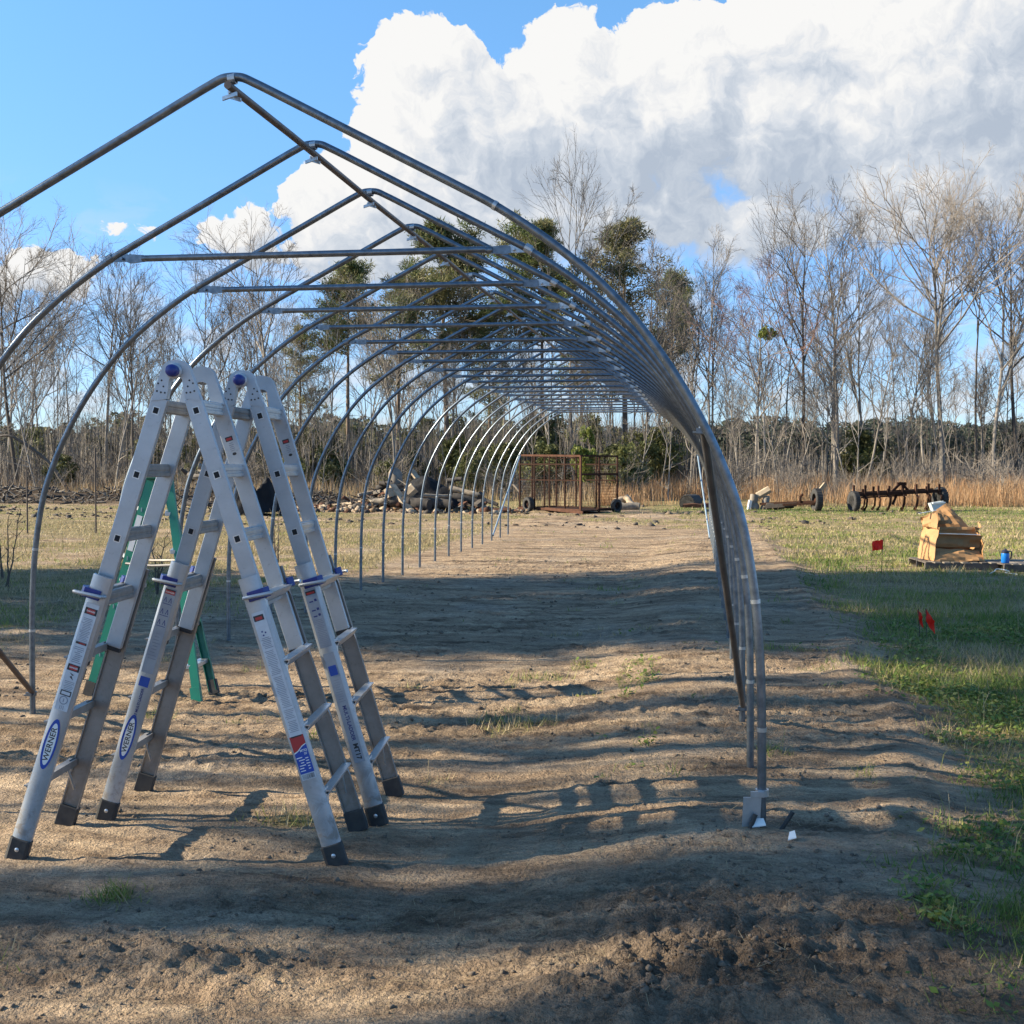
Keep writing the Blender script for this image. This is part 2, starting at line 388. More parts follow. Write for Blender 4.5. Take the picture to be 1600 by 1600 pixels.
M['dirt_dark'] = mat('dark damp soil', (0.085, 0.065, 0.05), (0.05, 0.04, 0.032), 0.95, 0, 9, 5, 0.4, 0.01)
M['dirt_clod'] = mat('crumbled soil', (0.175, 0.130, 0.092), (0.085, 0.064, 0.047), 0.95, 0, 9, 5, 0.4, 0.01)

def muddy(name, c1, c2, rough):
    m, t, b = newmat(name); tc = t.node('ShaderNodeTexCoord'); P = tc.outputs['Object']; s3 = t.node('ShaderNodeSeparateXYZ'); t.put(s3.inputs[0], P)
    n = t.noise(P, 4.5, 8, 0.65); n2 = t.noise(P, 13, 6, 0.7, 0.5); n3 = t.noise(P, 60, 4, 0.6)
    col = t.ramp(n, [(0.32, c1), (0.7, c2)])
    scr = t.math('MULTIPLY', t.smooth(0.60, 0.72, n3), 0.35)
    mud = t.math('ADD', t.math('MULTIPLY', t.smooth(0.45, 0.64, n2), t.smooth(0.62, 0.05, s3.outputs[2])), t.math('MULTIPLY', t.smooth(0.62, 0.74, n2), 0.35), clamp=True)
    col = t.mix(scr, col, tuple(x*0.6 for x in c2)); col = t.mix(t.math('MULTIPLY', mud, 0.75), col, (0.20, 0.15, 0.105))
    setb(t, b, col, t.math('MULTIPLY_ADD', mud, 0.35, rough), t.math('MULTIPLY_ADD', mud, -0.55, 0.6), bump(t, n3, 0.04, 0.001)); return m
M['alu_outer'] = muddy('scuffed aluminium with dried mud', (0.47, 0.50, 0.53), (0.34, 0.36, 0.38), 0.40)
M['alu_outer_dirty'] = muddy('dirty aluminium with dried mud', (0.33, 0.31, 0.29), (0.21, 0.195, 0.18), 0.48)
M['alu_inner'] = muddy('brushed aluminium with smudges', (0.46, 0.49, 0.52), (0.35, 0.37, 0.39), 0.42)
# ------------------------------------------------------------------ ground
def ground_material():
    m, t, b = newmat('bare soil and turf')
    tc = t.node('ShaderNodeTexCoord'); P = tc.outputs['Object']
    mp = t.node('ShaderNodeMapping'); t.put(mp.inputs[0], P); mp.inputs['Rotation'].default_value = (0, 0, -YAW); mp.inputs['Scale'].default_value = (0.28, 1.0, 1.0)
    S = mp.outputs[0]
    n1 = t.noise(P, 0.55, 6, 0.6); n2 = t.noise(S, 5.0, 6, 0.65, 0.4); n3 = t.noise(P, 11, 5, 0.6); n4 = t.noise(P, 55, 4, 0.65)
    soil = t.ramp(n2, [(0.28, (0.11, 0.079, 0.057)), (0.40, (0.285, 0.208, 0.145)), (0.56, (0.45, 0.345, 0.245)), (0.8, (0.60, 0.485, 0.355))])
    crust = t.ramp(n3, [(0.3, (0.28, 0.22, 0.17)), (0.7, (0.52, 0.425, 0.33))])
    soil = t.mix(t.smooth(0.50, 0.66, n1), soil, crust)
    soil = t.mix(t.math('MULTIPLY', t.smooth(0.55, 0.75, n4), 0.5), soil, (0.075, 0.056, 0.042))
    n7 = t.noise(S, 9, 6, 0.7, 0.6)
    soil = t.mix(t.math('MULTIPLY', t.smooth(0.56, 0.70, n7), 0.7), soil, (0.085, 0.064, 0.048))
    soil = t.mix(t.math('MULTIPLY', t.smooth(0.44, 0.30, n7), 0.5), soil, (0.50, 0.40, 0.285))
    # a thin litter of straw in places
    n5 = t.noise(S, 26, 4, 0.7); n6 = t.noise(P, 0.9, 4, 0.6)
    soil = t.mix(t.math('MULTIPLY', t.smooth(0.58, 0.7, n5), t.smooth(0.42, 0.62, n6)), soil, (0.46, 0.37, 0.24))
    turf = t.ramp(t.noise(P, 1.7, 6, 0.65), [(0.3, (0.13, 0.115, 0.05)), (0.5, (0.23, 0.19, 0.09)), (0.7, (0.35, 0.27, 0.15))])
    at = t.node('ShaderNodeAttribute', attribute_name='turf'); ar = t.node('ShaderNodeAttribute', attribute_name='clod')
    soil = t.mix(t.math('MULTIPLY', ar.outputs['Fac'], 0.7), soil, t.ramp(n3, [(0.3, (0.10, 0.076, 0.060)), (0.7, (0.27, 0.21, 0.162))]))
    ab = t.node('ShaderNodeAttribute', attribute_name='bank')
    soil = t.mix(t.smooth(0.1, 0.75, ab.outputs['Fac']), soil, t.ramp(n3, [(0.3, (0.045, 0.034, 0.027)), (0.6, (0.10, 0.075, 0.056)), (0.8, (0.19, 0.14, 0.10))]))
    pm = t.ramp(t.noise(S, 1.9, 7, 0.68, 0.8), [(0.34, (0.50, 0.47, 0.44)), (0.5, (0.92, 0.875, 0.82)), (0.64, (1.14, 1.08, 1.0))])
    soil = t.mix(1.0, soil, pm, 'MULTIPLY')
    grit = t.ramp(t.math('ADD', t.math('MULTIPLY', t.noise(P, 85, 5, 0.7), 0.55), t.math('MULTIPLY', t.noise(S, 34, 5, 0.7), 0.45)), [(0.36, 0.55), (0.5, 0.98), (0.66, 1.35)])
    soil = t.mix(1.0, soil, grit, 'MULTIPLY')
    col = t.mix(t.smooth(0.15, 0.75, at.outputs['Fac']), soil, turf)
    h = t.math('ADD', t.math('MULTIPLY', n4, 0.7), t.math('ADD', t.math('MULTIPLY', n3, 0.5), t.math('MULTIPLY', t.noise(S, 17, 5, 0.7), 0.9)))
    setb(t, b, col, 0.95, 0, bump(t, h, 1.0, 0.06), spec=0.15)
    return m
def axis_y():
    ys = [-400, -200, -100, -50, -30, -18, -10, -5, -2, 0, 1.2, 2.2, 2.9]; y = 3.3; ys.append(y)
    while y < 10: y += 0.0145+max(0, y-5)*0.0038; ys.append(y)
    while y < 900: y *= 1.0045+min(0.07, max(0, y-40)*0.0010); ys.append(y)
    return np.array(ys)
def axis_x():
    xs = list(np.arange(-3.9, 2.9, 0.0165)); a = xs[-1]
    while a < 700: a += 0.018+(a-2.8)*0.032; xs.append(a)
    a = xs[0]
    while a > -700: a -= 0.018+(-a-3.9)*0.032; xs.insert(0, a)
    return np.array(xs)
gx, gy = axis_x(), axis_y()
GX, GY = np.meshgrid(gx, gy)
GZ = H(GX, GY)
nx, ny = len(gx), len(gy)
V = np.stack([GX.ravel(), GY.ravel(), GZ.ravel()], 1)
idx = np.arange(nx*ny).reshape(ny, nx)
F = np.stack([idx[:-1, :-1].ravel(), idx[:-1, 1:].ravel(), idx[1:, 1:].ravel(), idx[1:, :-1].ravel()], 1)
_bank = sstep(44.5, 46.5, V[:, 1])*(1-sstep(49.5, 51, V[:, 1]))*sstep(-12, -16, V[:, 0])
gm_all = np.maximum(grass_mask(V[:, 0], V[:, 1]), 0.85*sstep(46, 50, V[:, 1]))*(1-_bank)
gm_all = np.where(np.hypot(V[:, 0], V[:, 1]) > 90, 0.9, gm_all)
me = np_mesh('ground', V, F, [ground_material()], smooth=True, attrs={'turf': gm_all, 'clod': rough_mask(V[:, 0], V[:, 1]), 'bank': _bank*(0.55+0.5*vnoise(V[:, 0]*2.5, V[:, 1]*4, 5))})
tag(link(bpy.data.objects.new('ground', me)), kind='structure')

# ------------------------------------------------------------------ blades (grass, sedge, straw)
def blades(name, P, h, w, lean, mi, mats, label=None, seg=1, flat=False, zoff=0.0):
    n = len(P); z = H(P[:, 0], P[:, 1]) + zoff
    a = rng.uniform(0, 2*np.pi, n); la = rng.uniform(0, 2*np.pi, n)
    dx, dy = np.cos(a), np.sin(a); lx, ly = np.cos(la)*lean, np.sin(la)*lean
    base = np.stack([P[:, 0], P[:, 1], z-0.004], 1)
    hw = (w/2)[:, None]*np.stack([dx, dy, np.zeros(n)], 1)
    if flat:
        tip = base+np.stack([np.cos(la)*h, np.sin(la)*h, rng.uniform(0.002, 0.02, n)], 1); base[:, 2] += 0.007
        hw = (w/2)[:, None]*np.stack([-np.sin(la), np.cos(la), np.zeros(n)], 1)
        VV = np.stack([base-hw, base+hw, tip+hw, tip-hw], 1).reshape(-1, 3); FF = np.arange(4*n).reshape(n, 4)
        me = np_mesh(name, VV, FF, mats, mi)
    elif seg == 1:
        tip = base+np.stack([lx*h, ly*h, h*np.sqrt(np.clip(1-lean**2, 0.05, 1))], 1)
        VV = np.stack([base-hw, base+hw, tip], 1).reshape(-1, 3); FF = np.arange(3*n).reshape(n, 3)
        me = np_mesh(name, VV, FF, mats, mi)
    else:
        mid = base+np.stack([lx*h*0.3, ly*h*0.3, h*0.55], 1)
        tip = base+np.stack([lx*h, ly*h, h*np.sqrt(np.clip(1-lean**2, 0.05, 1))*0.95], 1)
        VV = np.stack([base-hw, base+hw, mid+hw*0.8, mid-hw*0.8, tip], 1).reshape(-1, 3)
        b0 = 5*np.arange(n)
        FF = np.concatenate([np.stack([b0, b0+1, b0+2], 1), np.stack([b0, b0+2, b0+3], 1), np.stack([b0+3, b0+2, b0+4], 1)])
        me = np_mesh(name, VV, FF, mats, np.tile(mi, 3))
    o = link(bpy.data.objects.new(name, me)); tag(o, label, None, None, 'stuff'); return o
def view_points(n, y0, y1, pxlo=-150, pxhi=1750):   # spread so that nearby ground gets more blades than far ground
    d = np.exp(rng.uniform(np.log(y0), np.log(y1), n)); px = rng.uniform(pxlo, pxhi, n)
    X = (px-800)/FPX*d; return np.stack([X*_c-d*_s, X*_s+d*_c], 1), d
GM = [M['g_green'], M['g_yell'], M['g_dry'], M['g_dark']]
def grass_mats(P):
    k = 0.9*fbm(P[:, 0]*0.8, P[:, 1]*0.8, 3, 201)+0.55*rng.normal(0, 0.45, len(P))
    gleft = sstep(-3, -5, P[:, 0]); far = sstep(18, 26, P[:, 1])
    k = k-0.42*gleft-0.15*far+0.16*sstep(0, 2, P[:, 0])*(1-far)
    strip = np.exp(-((P[:, 1]-46.0)/2.6)**2); k = k+0.9*strip
    return np.where(k > 0.50, 3, np.where(k > 0.13, 0, np.where(k > -0.18, 1, 2)))
P, d = view_points(420000, 3.6, 52)
g = grass_mask(P[:, 0], P[:, 1]); keep = rng.uniform(0, 1, len(P)) < g*0.95; P, d, g = P[keep], d[keep], g[keep]
hh = (0.035+0.06*rng.random(len(P))**1.6)*(0.7+0.5*g)*(1+0.5*sstep(0, 0.4, fbm(P[:, 0]*2.2, P[:, 1]*2.2, 2, 211)))
hh = hh*(1-0.35*sstep(20, 45, d))
ww = np.maximum(0.006, d*0.00075)*(0.7+0.6*rng.random(len(P)))
mi = grass_mats(P)
blades('grass', P, hh, ww, 0.25+0.6*rng.random(len(P)), mi, GM, 'short green and straw coloured grass around the bare pad')
P, d = view_points(26000, 4.5, 50)
g = grass_mask(P[:, 0], P[:, 1])*sstep(-0.1, 0.35, fbm(P[:, 0]*0.6, P[:, 1]*0.6, 3, 215)); keep = rng.uniform(0, 1, len(P)) < g*0.55; P, d = P[keep], d[keep]; n = len(P)
blades('dry_stems', P, 0.08+0.20*rng.random(n)**2.2, np.maximum(0.0035, d*0.00055), 0.15+0.75*rng.random(n), (rng.random(n) < 0.3).astype(int), [M['g_dry'], M['g_yell']], 'taller dry grass stems scattered through the short grass', seg=2)
# broad-leaved weeds in the near grass: little flat leaves
P, d = view_points(55000, 3.6, 13, 900, 1750)
g = grass_mask(P[:, 0], P[:, 1])*sstep(-0.15, 0.25, fbm(P[:, 0]*1.6, P[:, 1]*1.6, 3, 221)); keep = rng.uniform(0, 1, len(P)) < g; P, d = P[keep], d[keep]
n = len(P); c = np.stack([P[:, 0], P[:, 1], H(P[:, 0], P[:, 1])+0.008+0.05*rng.random(n)**1.3], 1)
a = rng.uniform(0, 6.283, n); s = (0.007+0.010*rng.random(n))*(1+0.05*d); tilt = rng.uniform(-0.6, 0.6, (n, 2))
u = np.stack([np.cos(a), np.sin(a), tilt[:, 0]], 1)*s[:, None]; v = np.stack([-np.sin(a), np.cos(a), tilt[:, 1]], 1)*(s*0.7)[:, None]
VV = np.stack([c-u, c+v, c+u, c-v], 1).reshape(-1, 3)
me = np_mesh('weed_leaves', VV, np.arange(4*n).reshape(n, 4), GM, np.where(rng.random(n) < 0.5, 0, np.where(rng.random(n) < 0.6, 1, 3)))
tag(link(bpy.data.objects.new('weeds', me)), 'low broad leaved weeds growing among the grass', kind='stuff')
# straw litter lying on the bare soil
P, d = view_points(60000, 3.7, 40, -100, 1700)
k = sstep(-0.1, 0.3, fbm(P[:, 0]*0.9, P[:, 1]*0.9, 3, 231))*(1-0.5*grass_mask(P[:, 0], P[:, 1])); keep = rng.uniform(0, 1, len(P)) < 0.30*k; P, d = P[keep], d[keep]
n = len(P)
blades('straw_litter', P, (0.02+0.07*rng.random(n)**2)*(1+d*0.02), np.maximum(0.0018, d*0.00038), np.zeros(n), np.where(rng.random(n) < 0.75, 0, 1), [M['g_dry'], M['wood_char']], 'bits of dry straw and twig lying on the bare soil', flat=True)
# broomsedge behind the tunnel and along the right
def sedge_patch(n, y0, y1, pxlo, pxhi, hmin, hmax, seed, mats, name, label, ratio=0.6):
    P, d = view_points(n, y0, y1, pxlo, pxhi)
    k = sstep(-0.25, 0.25, fbm(P[:, 0]*0.22, P[:, 1]*0.30, 3, seed)); cl = 0.5+0.5*fbm(P[:, 0]*0.9, P[:, 1]*0.9, 2, seed+3)
    keep = rng.uniform(0, 1, len(P)) < k*(0.25+cl); P, d, cl = P[keep], d[keep], cl[keep]; n = len(P)
    return blades(name, P, (hmin+(hmax-hmin)*rng.random(n)**1.4)*(0.35+1.05*cl), np.maximum(0.011, d*0.00032)*(0.6+0.8*rng.random(n)), 0.05+0.55*rng.random(n)**1.5, np.where(rng.random(n) < ratio, 0, 1), mats, label, seg=2)
sedge_patch(80000, 50, 72, 930, 1750, 0.3, 1.38, 301, [M['sedge'], M['sedge_pale']], 'broomsedge', 'tall orange brown broomsedge in front of the trees')
sedge_patch(30000, 49, 68, -150, 940, 0.4, 1.1, 311, [M['sedge_pale'], M['g_dry']], 'dead_grass', 'pale dead grass at the foot of the woods', 0.5)
sedge_patch(16000, 56, 72, -150, 1750, 0.8, 1.9, 321, [M['twig'], M['leaf_br']], 'undergrowth', 'brown tangle of stems under the bare trees', 0.7)
# soil clods and wood chips
def lumps(name, P, s, mats, mi, label, squash=0.7):
    n = len(P); g_ = (1+5**0.5)/2
    base = np.array([[-1, g_, 0], [1, g_, 0], [-1, -g_, 0], [1, -g_, 0], [0, -1, g_], [0, 1, g_], [0, -1, -g_], [0, 1, -g_], [g_, 0, -1], [g_, 0, 1], [-g_, 0, -1], [-g_, 0, 1]])/1.9
    tri = np.array([[0, 11, 5], [0, 5, 1], [0, 1, 7], [0, 7, 10], [0, 10, 11], [1, 5, 9], [5, 11, 4], [11, 10, 2], [10, 7, 6], [7, 1, 8], [3, 9, 4], [3, 4, 2], [3, 2, 6], [3, 6, 8], [3, 8, 9], [4, 9, 5], [2, 4, 11], [6, 2, 10], [8, 6, 7], [9, 8, 1]])
    a = rng.uniform(0, 6.283, n); ca, sa = np.cos(a), np.sin(a)
    J = base[None]*rng.uniform(0.75, 1.25, (n, 12, 1))*rng.uniform(0.65, 1.3, (n, 1, 3)); J[..., 2] *= squash; J += rng.normal(0, 0.21, J.shape)
    X = (J[..., 0]*ca[:, None]-J[..., 1]*sa[:, None])*s[:, None]+P[:, 0:1]; Y = (J[..., 0]*sa[:, None]+J[..., 1]*ca[:, None])*s[:, None]+P[:, 1:2]
    Z = J[..., 2]*s[:, None]+(H(P[:, 0], P[:, 1])+s*0.15)[:, None]
    VV = np.stack([X, Y, Z], -1).reshape(-1, 3); FF = (tri[None]+12*np.arange(n)[:, None, None]).reshape(-1, 3)
    me = np_mesh(name, VV, FF, mats, np.repeat(mi, 20), smooth=False); o = link(bpy.data.objects.new(name, me)); return tag(o, label, kind='stuff')
P, d = view_points(80000, 3.7, 22, -100, 1700)
k = (0.02+0.45*rough_mask(P[:, 0], P[:, 1])+0.40*sstep(0.05, 0.4, fbm(P[:, 0]*1.5, P[:, 1]*3.5, 3, 241)))*(1-0.8*np.clip(grass_mask(P[:, 0], P[:, 1]), 0, 1)); keep = rng.uniform(0, 1, len(P)) < k*0.6; P, d = P[keep], d[keep]
lumps('soil_clods', P, (0.0022+0.011*rng.random(len(P))**5)*(0.7+0.09*d), [M['dirt_clod']], np.zeros(len(P), int), 'crumbs and clods of dry soil on the bare pad')
P = np.stack([rng.uniform(-20, -6, 11000), rng.uniform(40.5, 47, 11000)], 1)
k = gauss(P[:, 0], P[:, 1], WOOD[0]-1.2, WOOD[1]-0.7, 2.4, 1.0)+0.3*gauss(P[:, 0], P[:, 1], WOOD[0]+2.5, WOOD[1]-0.3, 2.6, 1.2); P = P[rng.uniform(0, 1, len(P)) < k]; n = len(P)
lumps('wood_chips', P, 0.03+0.13*rng.random(n)**2.2, [M['wood_pale'], M['leaf_br'], M['wood_char'], M['rust_lt']], rng.integers(0, 4, n), 'scatter of split wood and bark chips round the woodpile', 0.8)
P = np.stack([rng.uniform(-34, 8, 5200), rng.uniform(33, 50, 5200)], 1)
k = sstep(-0.05, 0.3, fbm(P[:, 0]*0.4, P[:, 1]*0.4, 3, 251)); P = P[rng.uniform(0, 1, len(P)) < k*0.9]; n = len(P)
lumps('rough_clods', P, 0.02+0.11*rng.random(n)**4, [M['dirt_clod'], M['wood_char'], M['dirt_dark']], rng.choice([0, 0, 1, 2], n), 'dark clods of turned soil beyond the tunnel', 0.5)
# ------------------------------------------------------------------ the arched tunnel frame (one bolted structure)
SP, D1, CX = 1.2192, 5.544, -2.174
PROF = [(0, 3.600), (0.05, 3.594), (0.11, 3.566), (0.20, 3.520), (0.50, 3.362), (0.80, 3.205), (1.10, 3.048), (1.25, 2.966), (1.45, 2.835), (1.62, 2.705), (1.77, 2.570), (1.92, 2.400), (2.08, 2.175), (2.21, 1.945), (2.30, 1.745), (2.37, 1.540), (2.425, 1.25), (2.455, 0.95), (2.468, 0.60), (2.472, 0.0), (2.472, -0.25)]
def catmull(pts, n=4):
    out = []
    P = [Vector(p) for p in pts]
    for i in range(len(P)-1):
        a = P[max(i-1, 0)]; b = P[i]; c = P[i+1]; d = P[min(i+2, len(P)-1)]
        for j in range(n):
            t = j/n; out.append(0.5*((2*b)+(c-a)*t+(2*a-5*b+4*c-d)*t*t+(3*b-a-3*c+d)*t*t*t))
    out.append(P[-1]); return out
half = catmull([(x, 0, z) for x, z in PROF], 4)
arch = [Vector((-p.x, 0, p.z)) for p in reversed(half)] + half[1:]
PR = 0.0202
frame = thing('greenhouse_frame', 'long unfinished greenhouse frame of galvanised steel hoops standing on bare soil', 'greenhouse frame', (CX, D1, 0))
mb = MB(); mb.tube(arch, PR, 14, ref=(0, 1, 0)); hoop_me = mb.mesh('hoop', M['galv'], True)
mb = MB()
for z in (0.62, 1.13):
    pass
def joint_mesh(z):
    q = min(half, key=lambda p: abs(p.z-z)); i = half.index(q); t = (half[i+1]-half[i-1]).normalized()
    mb = MB(); mb.tube([q-t*0.009, q+t*0.009], PR+0.0022, 14); return mb.mesh('joint_band', M['zinc'], True)
joint_mes = [joint_mesh(0.64), joint_mesh(1.16), joint_mesh(2.97)]
# ridge clamp: a strap over the hoop and the wings of its bolt
mb = MB(); mb.ring((0, 0, 3.59), (1, 0, 0.1), PR+0.001, PR+0.006, 0.035, 14); mb.box((0.0, -0.035, 3.50), (0.035, 0, 0.01), (0, 0.006, 0), (0, 0, 0.009)); mb.box((0.0, 0.03, 3.51), (0.03, 0, -0.01), (0, 0.006, 0), (0, 0, 0.009)); mb.tube([(0, -0.05, 3.515), (0, 0.05, 3.515)], 0.006, 6)
ridge_clamp_me = mb.mesh('ridge_clamp', M['zinc'], False)
# cross tie with flattened ends
TZ, TX = 2.972, 1.085
mb = MB()
mb.tube([(-TX+0.09, 0, TZ), (TX-0.09, 0, TZ+0.004)], PR*0.92, 12, cap=True)
for s in (-1, 1):
    mb.tube([(s*(TX-0.09), 0, TZ), (s*(TX-0.05), 0, TZ)], [PR*0.92, PR*0.95], 12, cap=False)
    mb.prism([(0, -0.019), (0.085, -0.026), (0.11, -0.018), (0.11, 0.018), (0.085, 0.026), (0, 0.019)], (s*(TX-0.06), -0.009, TZ), (s, 0, 0), (0, 0, 1), (0, 0.018, 0))
tie_me = mb.mesh('cross_tie', M['galv'], True)
def clampm(s):
    q = Vector((s*1.235, 0, 2.975)); t = Vector((1.0, 0, -0.56*s)).normalized() if s > 0 else Vector((1, 0, 0.56)).normalized()
    mb = MB(); mb.tube([q-t*0.02, q+t*0.02], PR+0.006, 12)
    mb.box((s*1.18, 0, TZ+0.005), (0.055, 0, 0), (0, 0.004, 0), (0, 0, 0.022)); mb.tube([(s*1.155, -0.028, TZ), (s*1.155, 0.028, TZ)], 0.009, 6)
    return mb.mesh('clamp', M['zinc'] if s > 0 else M['galv'], False)
cl_me = {s: clampm(s) for s in (-1, 1)}
NH = 21
def mo(name, me, parent, loc=(0, 0, 0), scale=None):
    o = bpy.data.objects.new(name, me); link(o, parent); o.location = loc
    if scale: o.scale = scale
    return o
foot_z = []
for k in range(NH):
    hp = mo('hoop', hoop_me, frame, (0, k*SP, 0))
    for jm in joint_mes[:2]:
        mo('joint_band', jm, hp); mo('joint_band', jm, hp, scale=(-1, 1, 1))
    mo('joint_band', joint_mes[2], hp)
    mo('ridge_clamp', ridge_clamp_me, hp)
    if 0 < k < NH-1:
        t = mo('cross_tie', tie_me, frame, (0, k*SP, 0.006*math.sin(k*2.1))); mo('clamp', cl_me[-1], t); mo('clamp', cl_me[1], t)
mb = MB(); L = (NH-1)*SP
mb.tube([(0, -0.06, 3.545)]+[(0, y, 3.545+0.004*math.sin(y*1.7)) for y in np.linspace(0, L, 30)]+[(0, L+0.06, 3.545)], 0.0185, 12)
mb.build('ridge_pipe', M['galv_old'], frame, True)
for y in np.arange(2.9, L, 6.4):
    pass
def brace(a, b, m, r=0.019):
    mb = MB(); mb.tube([a, (Vector(a)+Vector(b))/2, b], r, 12)
    d = (Vector(b)-Vector(a)).normalized()
    br = mb.build('brace', m, frame, True)
    mb = MB()
    for q, tt in ((Vector(a), 0), (Vector(b), 0)):
        mb2 = MB(); mb2.ring(q, (0.15, 0.1, 1), 0.019, 0.026, 0.03, 14); mb2.box(q+Vector((-0.012, -0.032, 0.0)), (0.022, 0, 0), (0, 0.008, 0), (0, 0, 0.012)); mb2.tube([q+Vector((-0.05, -0.03, -0.01)), q+Vector((0.02, -0.03, -0.01))], 0.007, 6)
        mb2.build('clamp', M['galv'], br, False)
brace((-2.45, 2*SP-0.03, 0.16), (-2.19, 0.03, 1.93), M['galv_old'])
brace((2.475, 2*SP-0.04, 0.22), (2.20, 0.045, 1.94), M['galv_dark'])
M['galv_blue'] = mat('bluish coated steel pipe', (0.28, 0.36, 0.43), (0.20, 0.27, 0.33), 0.4, 0.3, 12)
brace((-2.45, 18*SP+0.03, 0.12), (-2.17, 20*SP-0.03, 1.97), M['galv_blue'])
brace((2.45, 18*SP+0.03, 0.12), (2.17, 20*SP-0.03, 1.97), M['galv_blue'])
# anchor hardware at the near right foot
h1 = [c for c in frame.children if c.name.startswith('hoop')][0]
gz = hz(CX+2.472, D1)
mb = MB(); mb.box((2.425, -0.040, gz+0.065), (0.040, 0.008, 0), (0, 0.004, 0), (0.003, 0, 0.072)); mb.ring((2.472, 0, gz+0.15), (0, 0, 1), 0.0225, 0.03, 0.03, 16); mb.box((2.45, -0.04, gz+0.15), (0.03, 0, 0), (0, 0.006, 0), (0, 0, 0.012))
mb.build('anchor_bracket', M['alu_bright'], h1)
def frag(name, label, cat, build, mtl, loc):
    mb = MB(); build(mb, Vector(loc)); o = mb.build(name, mtl, None, True); return tag(o, label, cat)
fx, fy = CX+2.472, D1
def stub(dx, dy, ex, ey, ez):
    def f(mb, p): mb.tube([p+Vector((dx, dy, hz(p.x+dx, p.y+dy)-0.03)), p+Vector((ex, ey, hz(p.x+ex, p.y+ey)+ez))], 0.0105, 10)
    return f
frag('pipe_offcut', 'short black pipe offcut poking out of the soil right of the nearest hoop foot', 'pipe', stub(0.07, -0.03, 0.135, -0.02, 0.085), M['rubber'], (fx, fy, 0))
frag('pipe_offcut', 'short black pipe offcut leaning against the small steel plate at the hoop foot', 'pipe', stub(-0.065, -0.07, -0.03, -0.06, 0.06), M['rubber'], (fx, fy, 0))
def scrap(pts):
    def f(mb, p):
        P = [p+Vector((a, b, hz(p.x+a, p.y+b)+0.006+c)) for a, b, c in pts]; Q = [q+Vector((0, 0, 0.004)) for q in P]; n = len(P)
        mb.poly(Q); mb.poly(list(reversed(P)))
        for i in range(n): mb.quad(P[i], P[(i+1) % n], Q[(i+1) % n], Q[i])
    return f
frag('paper_scrap', 'crumpled white scrap of paper lying in front of the nearest hoop foot', 'litter', scrap([(0, 0, 0), (0.035, -0.005, 0.012), (0.03, 0.03, 0.028), (0.008, 0.028, 0.02)]), M['paper'], (fx+0.10, fy-0.22, 0))
frag('paper_scrap', 'white scrap tucked beside the black pipe stub at the nearest hoop foot', 'litter', scrap([(0, 0, 0), (0.06, 0.0, 0.01), (0.05, 0.03, 0.035), (0.005, 0.02, 0.03)]), M['paper'], (fx-0.045, fy-0.075, 0))

# ------------------------------------------------------------------ text
def text_mesh(body, size, bold=0.0, align='CENTER'):
    cu = bpy.data.curves.new('lettering', 'FONT'); cu.body = body; cu.size = size; cu.align_x = align; cu.align_y = 'CENTER'; cu.offset = bold
    o = bpy.data.objects.new('lettering', cu); me = bpy.data.meshes.new_from_object(o); bpy.data.objects.remove(o); bpy.data.curves.remove(cu)
    return [tuple(v.co) for v in me.vertices], [tuple(p.vertices) for p in me.polygons]
class Face:
    """flat drawing plane on a rail: x runs along X, y along Y, offset along N"""
    def __init__(s, o, X, Y, N): s.o, s.X, s.Y, s.N = Vector(o), Vector(X).normalized(), Vector(Y).normalized(), Vector(N).normalized()
    def P(s, x, y, h=0.0): return s.o+s.X*x+s.Y*y+s.N*h
    def rect(s, mb, x, y, w, hh, lev, mi, skew=0.0):
        mb.quad(s.P(x-w/2, y-hh/2, lev), s.P(x+w/2, y-hh/2, lev), s.P(x+w/2, y+hh/2, lev), s.P(x-w/2, y+hh/2, lev), mi)
    def oval(s, mb, x, y, rx, ry, lev, mi, n=28):
        mb.poly([s.P(x+rx*math.cos(2*math.pi*i/n), y+ry*math.sin(2*math.pi*i/n), lev) for i in range(n)], mi)
    def text(s, mb, body, x, y, size, lev, mi, bold=0.0, rot=0.0, sx=1.0):
        v, f = text_mesh(body, size, bold); n0 = len(mb.v); c, q = math.cos(rot), math.sin(rot)
        for p in v: a, b = p[0]*sx, p[1]; mb.v.append(tuple(s.P(x+a*c-b*q, y+a*q+b*c, lev)))
        for p in f: mb.f.append(tuple(n0+i for i in p)); mb.m.append(mi)
INK = None
def ink_list(): return [M['sticker'], M['sticker_grey'], M['ink'], M['ink_grey'], M['ink_red'], M['ink_blue'], M['ink_navy'], M['paper']]
SW, SG, BK, GY_, RD, BL, NV, PP = range(8)

